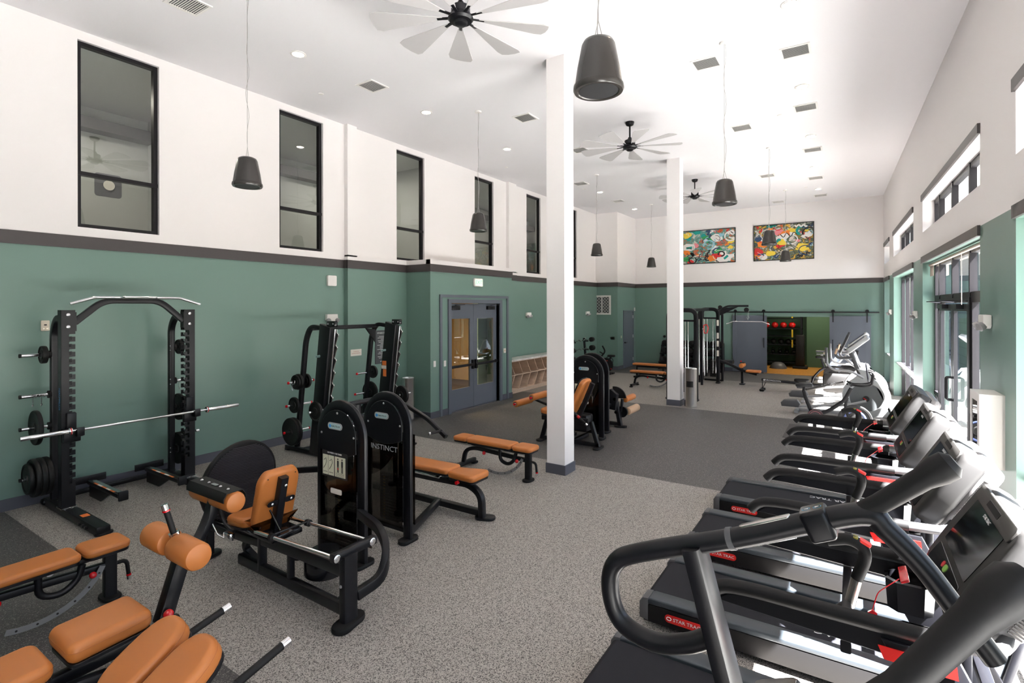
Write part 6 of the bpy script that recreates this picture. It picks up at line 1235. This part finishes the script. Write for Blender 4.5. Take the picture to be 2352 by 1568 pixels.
mb = MB(); mb.tube([(-3.32, 17.3, 1.86), (-3.12, 17.3, 1.94), (-2.30, 17.3, 1.94), (-2.10, 17.3, 1.86)], .014, .03); obj('lat_bar', mb, CHR, t)
mb = MB(); mb.bar([(-3.5, 17.3, .70), (-3.2, 17.3, .60), (-2.9, 17.3, .45), (-2.45, 17.3, .35)], .08, .08, .08, up=(0, 1, 0)); mb.bar([(-2.88, 17.4, .02), (-2.88, 17.4, .5)], .07, .09, up=(0, 1, 0)); foot(mb, -2.88, 17.4, PI / 2, .3, .16); obj('seat_frame', mb, BLK, t)
pad(t, 'seat_pad', fr((-2.55, 17.3, .40), (0, 1, 0), (-1, 0, 0)), .3, .42, .07, .06); roller(t, 'thigh_roller', (-2.86, 17.08, .60), (-2.86, 17.52, .60), .07)
mb = MB(); mb.box((-2.86, 17.3, .68), (.14, .12, .02)); mb.mi = 1; mb.ball((-2.90, 17.3, .72), .025, 10); obj('roller_cover', mb, [BLKM, RED], t)
mb = MB(); mb.box((-3.30, 17.5, .66), (.3, .3, .12), None, .03); mb.mi = 1; obj('storage_tray', mb, BLK, t)
mb = MB()
for z in (1.9, 1.5, 1.25, .95): mb.bb((-3.59, 17.22, z - .1), (-3.53, 17.221, z + .08))
obj('instruction_label', mb, WPAPER, t, smooth=False)
tt = thing('cable_grip', 'red-framed cable handle hanging inside the cable gym', 'exercise handle', (-3.8, 16.45, 1.7)); mb = MB(); mb.tube([(-3.80, 16.4, 1.84), (-3.70, 16.4, 1.86), (-3.66, 16.4, 1.76), (-3.70, 16.4, 1.60), (-3.78, 16.4, 1.60)], .014, .03, closed=True, n=8, up=(0, 1, 0)); obj('grip', mb, RED, tt); mb = MB(); mb.cyl((-3.86, 16.4, 1.72), (-3.80, 16.4, 1.72), .035, 14); mb.tube([(-3.84, 16.4, 1.72), (-3.84, 16.4, 1.95)], .008, n=6); obj('swivel', mb, CHR, tt)
# ================================================================ rower, mats, bikes, ellipticals
t = thing('rowing_machine', 'long low black rowing machine in front of the studio opening', 'rowing machine', (-1.5, 16.4, 0))
mb = MB(); mb.bar([(-2.2, 16.4, .32), (-.7, 16.4, .26)], .09, .07); rl_ = obj('slide_rail', mb, BLK, t); mb = MB(); txt('THROWDOWN', .06, fr((-1.92, 16.353, .31), (1, 0, -.04), (0, 0, 1)), .002, mb=mb); mb.prism([(-2.16, .335), (-2.10, .335), (-2.13, .28)], 0, .002, fr((0, 16.353, 0), (1, 0, 0), (0, 0, 1))); obj('lettering', mb, TXTW, rl_, smooth=False)
mb = MB(); mb.tube([(-2.18, 16.4, .28), (-2.18, 16.4, .05)], .012); mb.tube([(-2.1, 16.4, .25), (-2.17, 16.4, .08)], .008); obj('rear_leg', mb, BLK, t)
for y in (16.28, 16.52): mb = MB(); mb.box((-2.18, y, .035), (.12, .14, .07), None, .02); obj('rubber_foot', mb, BLKM, t)
mb = MB(); mb.box((-.35, 16.4, .35), (.7, .3, .5), None, .08); obj('flywheel_housing', mb, DKGR, t)
mb = MB(); mb.prism(rrect(.36, .3, .08, 4), -.02, .04, Mx.Translation((-1.2, 16.4, .36)), .015, 2); obj('seat', mb, BLKM, t)
mb = MB(); mb.prism(rrect(1.5, 1.3, .02, 2), 0, .006, Mx.Translation((-.35, 11.4, 0))); tag(obj('floor_mat', mb, mat('black mat', (.03, .028, .028), .6)), 'thin dark mat on the floor under the upright bike', 'exercise mat')
def wheel(mb, c, r, w, n=36): mb.lathe([(0, -w), (r * .3, -w), (r * .34, -w * .5), (r * .82, -w * .5), (r * .86, -w), (r * .97, -w), (r, -w * .6), (r, w * .6), (r * .97, w), (r * .86, w), (r * .82, w * .5), (r * .34, w * .5), (r * .3, w), (0, w)], fr(c, (1, 0, 0), (0, 0, 1)), n)
t = thing('upright_bike', 'black indoor bike with thin tablet screen behind the farthest treadmill', 'exercise bike', (-.3, 11.4, 0)); Y = 11.4
mb = MB(); wheel(mb, (.02, Y, .33), .27, .02); fw = obj('flywheel', mb, DKGR, t); mb = MB(); mb.lathe([(.14, 0), (.15, .004), (.17, .004), (.18, 0)], fr((.02, Y - .022, .33), (1, 0, 0), (0, 0, 1)), 36); obj('wheel_ring', mb, mat('blue grey ring', (.10, .13, .30), .3), fw)
mb = MB(); mb.bar([(-.58, Y, .36), (-.38, Y, .46), (-.15, Y, .66), (-.04, Y, .90)], .06, .11, .1, up=(0, 1, 0)); mb.bar([(-.66, Y, .38), (-.76, Y, .64), (-.80, Y, .80)], .06, .09, .08, up=(0, 1, 0)); mb.bar([(-.1, Y, .72), (-.14, Y, .55), (-.02, Y, .2), (.10, Y, .05)], .05, .07, .12, up=(0, 1, 0)); mb.bar([(-.85, Y, .04), (.28, Y, .04)], .08, .05); mb.bar([(-.85, Y - .25, .04), (-.85, Y + .25, .04)], .06, .05); mb.bar([(.28, Y - .25, .04), (.28, Y + .25, .04)], .06, .05); mb.bar([(-.62, Y, .05), (-.62, Y, .38)], .06, .12, up=(0, 1, 0)); f_ = obj('frame', mb, BLKM, t)
mb = MB(); txt('PELOTON', .045, fr((-.33, Y - .034, .52), (.7, 0, .62), (-.62, 0, .7)), .001, mb=mb, space=1.4); obj('frame_lettering', mb, TXTG, f_, smooth=False)
mb = MB(); mb.lathe([(0, -.03), (.13, -.03), (.135, 0), (.13, .03), (0, .03)], fr((-.60, Y - .06, .34), (1, 0, 0), (0, 0, 1)), 28); mb.mi = 1; mb.lathe([(.09, 0), (.10, -.004), (.12, -.004), (.125, 0)], fr((-.60, Y - .092, .34), (1, 0, 0), (0, 0, 1)), 28); mb.mi = 0; mb.box((-.50, Y - .11, .30), (.2, .02, .03), None, .006); obj('crank', mb, [DKGR, mat('red ring', (.5, .12, .14), .4)], t)
mb = MB(); mb.prism([(-.14, .0), (-.13, .07), (-.05, .09), (.05, .04), (.14, .02), (.14, -.02), (.05, -.04), (-.05, -.09), (-.13, -.07)], -.03, .03, fr((-.80, Y, .90), (1, 0, .0), (0, 1, 0)), .015, 2); mb.bar([(-.80, Y, .80), (-.79, Y, .87)], .05, .05, up=(0, 1, 0)); obj('saddle', mb, BLKM, t)
mb = MB(); mb.tube([(-.10, Y - .2, 1.0), (-.02, Y - .1, .97), (.15, Y - .18, .97), (.27, Y - .18, 1.0), (.30, Y - .18, 1.22), (.22, Y - .16, 1.24)], .018, .05); mb.tube([(-.10, Y + .2, 1.0), (-.02, Y + .1, .97), (.15, Y + .18, .97), (.27, Y + .18, 1.0), (.30, Y + .18, 1.22), (.22, Y + .16, 1.24)], .018, .05); mb.tube([(-.04, Y - .15, .97), (-.04, Y + .15, .97)], .02); obj('handlebar', mb, BLKM, t)
mb = MB(); mb.prism(rrect(.52, .32, .02, 3), -.012, .012, fr((.20, Y, 1.22), (0, -1, 0), (-.12, 0, 1)), .005, 1); s_ = obj('tablet_screen', mb, BLKG, t); mb = MB(); mb.prism(rrect(.48, .28, .01, 2), .012, .013, fr((.20, Y, 1.22), (0, -1, 0), (-.12, 0, 1))); obj('screen_glass', mb, SCRN, s_, smooth=False)
LG = mat('light silver shell', (.42, .43, .44), .3, metal=.15)
def elliptical(y, label, dx=0, z=1.0):
    X0 = .22 + dx; t = thing('elliptical_trainer', label, 'elliptical', (X0, y, 0), group='ellipticals by the windows'); Y = y
    mb = MB(); mb.lathe([(.30, -.11), (.34, -.12), (.43, -.10), (.44, 0), (.43, .10), (.34, .12), (.30, .11), (.30, -.11)], fr((X0, Y, .45), (1, 0, 0), (0, 0, 1)), 40); sh = obj('wheel_shroud', mb, LG, t)
    mb = MB(); mb.cyl((X0, Y - .09, .45), (X0, Y + .09, .45), .31, 36); d_ = obj('wheel_disc', mb, mat('grey disc', (.12, .13, .135), .35), sh); mb = MB(); mb.cyl((X0, Y - .13, .42), (X0, Y - .09, .42), .06, 18); mb.mi = 1; mb.box((X0 - .02, Y - .135, .42), (.07, .01, .02), Mx.Rotation(.6, 3, 'Y')); obj('wheel_hub', mb, [DKGR, REDL], d_)
    mb = MB(); mb.prism([(X0 - .25, .80), (X0 - .10, .95), (X0 - .16, 1.05), (X0 + .05, 1.02), (X0 + .42, .35), (X0 + .46, .05), (X0 - .1, .05), (X0 + .32, .2), (X0 + .3, .7), (X0, .86)], -.10, .10, fr((0, Y, 0), (1, 0, 0), (0, 0, 1)), .01, 1); obj('front_cover', mb, LG, t)
    mb = MB(); mb.bar([(X0 - .08, Y, .85), (X0 - .30, Y, 1.45)], .08, .12, up=(0, 1, 0)); ms = obj('mast', mb, GRYP, t)
    MCc = fr((X0 - .18, Y, 1.62), (0, -1, 0), (.62, 0, .55)); mb = MB(); mb.prism(rrect(.56, .52, .08, 5), -.10, 0, MCc, .035, 4); c_ = obj('console', mb, LG, t); mb = MB(); mb.prism(rrect(.48, .40, .03, 3), 0, .004, MCc); obj('screen', mb, SCRN, c_, smooth=False)
    for s in (-1, 1):
        yy = Y + s * .28
        mb = MB(); mb.tube([(X0 - .05, yy, .88), (X0 - .28, yy, 1.02), (X0 - .58, yy, 1.02), (X0 - .70, yy, 1.12), (X0 - .72, yy, 1.48)] if s < 0 else [(X0 - .05, yy, .92), (X0 - .35, yy, 1.22), (X0 - .50, yy, 1.30), (X0 - .32, yy, 1.75)], .024, .08, n=12); mb.mi = 1; p = (X0 - .72, yy, 1.16) if s < 0 else (X0 - .48, yy, 1.36); q = (X0 - .72, yy, 1.50) if s < 0 else (X0 - .32, yy, 1.76); mb.tube([p, q], .028, n=12); obj('moving_arm', mb, [SILV, GRYP], t)
        mb = MB(); mb.tube([(X0 - .25, yy * 0 + Y + s * .14, 1.28), (X0 - .5, Y + s * .17, 1.26), (X0 - .56, Y + s * .17, 1.33), (X0 - .52, Y + s * .17, 1.50)], .017, .05); h = obj('fixed_grip', mb, GRYP, t); mb = MB(); mb.tube([(X0 - .557, Y + s * .17, 1.36), (X0 - .525, Y + s * .17, 1.48)], .022); obj('sensor_pad', mb, TANLIT, h)
        zz = .20 if s < 0 else .34; xx = X0 - 1.42 if s < 0 else X0 - 1.30
        mb = MB(); mb.bar([(xx + .1, yy, zz - .04), (X0 - .35, yy, zz + .08), (X0, yy, .40)], .05, .05, .1); lk = obj('pedal_link', mb, SILV, t)
        mb = MB(); mb.prism([(-.17, -.05), (.17, -.05), (.20, .03), (.14, .11), (-.13, .09), (-.19, .03)], -.09, .09, fr((xx, yy, zz), (1, 0, 0), (0, 0, 1)), .02, 2); obj('pedal', mb, GRYP, t)
    mb = MB(); mb.bar([(X0 - 1.3, Y, .06), (X0 + .4, Y, .06)], .12, .07); mb.bar([(X0 - 1.3, Y - .35, .05), (X0 - 1.3, Y + .35, .05)], .08, .06); mb.bar([(X0 + .4, Y - .35, .05), (X0 + .4, Y + .35, .05)], .08, .06); mb.bar([(X0 - 1.1, Y, .1), (X0 - .3, Y, .34)], .1, .05); obj('base_frame', mb, SILV, t)
elliptical(13.6, 'silver elliptical with big front wheel, behind the indoor bike')
mb = MB(); mb.bar([(-1.0, 14.62, .36), (-.2, 14.62, .62)], .04, .12, up=(0, 1, 0)); mb.mi = 1; txt('POWER', .09, fr((-.5, 14.595, .522), (.8, 0, .26), (-.26, 0, .8)), .002, mb=mb); tag(obj('machine_rail', mb, [DKGR, TXTW]), 'dark slanted rail with white POWER lettering between the two ellipticals', 'machine rail')
elliptical(15.1, 'second silver elliptical, farther back beside the windows', .02)
t = thing('fan_bike', 'black bike with large round crank cover in front of the studio floor', 'exercise bike', (-.5, 17.9, 0)); Y = 17.9
mb = MB(); wheel(mb, (-.55, Y, .42), .20, .05); wheel(mb, (-.1, Y, .35), .28, .06); obj('crank_cover', mb, BLKM, t); mb = MB(); mb.tube([(-1.05, Y, .06), (-1.0, Y, .30), (-.80, Y, .55), (-.55, Y, .64), (.1, Y, .60)], .035, .1); mb.bar([(-1.05, Y - .25, .04), (-1.05, Y + .25, .04)], .06, .06); mb.bar([(.2, Y - .25, .04), (.2, Y + .25, .04)], .06, .06); mb.bar([(-1.05, Y, .05), (.2, Y, .05)], .06, .05); mb.bar([(-.7, Y, .5), (-.8, Y, .85)], .05, .06, up=(0, 1, 0)); mb.bar([(.0, Y, .55), (.1, Y, 1.1)], .05, .06, up=(0, 1, 0)); obj('frame', mb, BLK, t)
mb = MB(); mb.prism(rrect(.26, .2, .07, 4), -.03, .03, Mx.Translation((-.82, Y, .90)), .02, 2); obj('saddle', mb, BLKM, t)
mb = MB(); mb.tube([(.0, Y - .22, 1.12), (.12, Y, 1.12), (.0, Y + .22, 1.12)], .016, .05); mb.box((-.5, Y - .12, .40), (.2, .02, .03)); obj('handlebar', mb, BLKM, t)
t = thing('spin_bike', 'white and silver spin bike by the sliding door opening', 'exercise bike', (-.8, 19.8, 0)); Y = 19.8
mb = MB(); mb.bar([(-.62, Y, .25), (-.88, Y, .82)], .06, .07, up=(0, 1, 0)); mb.bar([(-1.02, Y, .84), (-.78, Y, .84)], .05, .03); mb.bar([(-.62, Y, .3), (-.2, Y, .85), (-.22, Y, 1.0)], .05, .06, up=(0, 1, 0)); mb.bar([(-1.05, Y, .05), (.1, Y, .05)], .06, .05); obj('frame', mb, SILV, t)
mb = MB(); wheel(mb, (-.15, Y, .33), .25, .03); mb.bar([(-1.1, Y - .25, .05), (-1.1, Y + .25, .05)], .1, .1); mb.bar([(.1, Y - .25, .05), (.1, Y + .25, .05)], .08, .08); obj('flywheel', mb, BLKM, t)
mb = MB(); mb.prism([(-.14, .0), (-.13, .07), (-.05, .09), (.05, .04), (.14, .02), (.14, -.02), (.05, -.04), (-.05, -.09), (-.13, -.07)], -.03, .03, fr((-.90, Y, .93), (1, 0, .0), (0, 1, 0)), .015, 2); obj('saddle', mb, GRYP, t)
mb = MB(); mb.tube([(-.45, Y - .2, 1.12), (-.2, Y - .12, 1.06), (-.2, Y + .12, 1.06), (-.45, Y + .2, 1.12)], .016, .05); mb.tube([(-.22, Y, .95), (-.2, Y, 1.06)], .02); obj('handlebar', mb, BLKM, t)
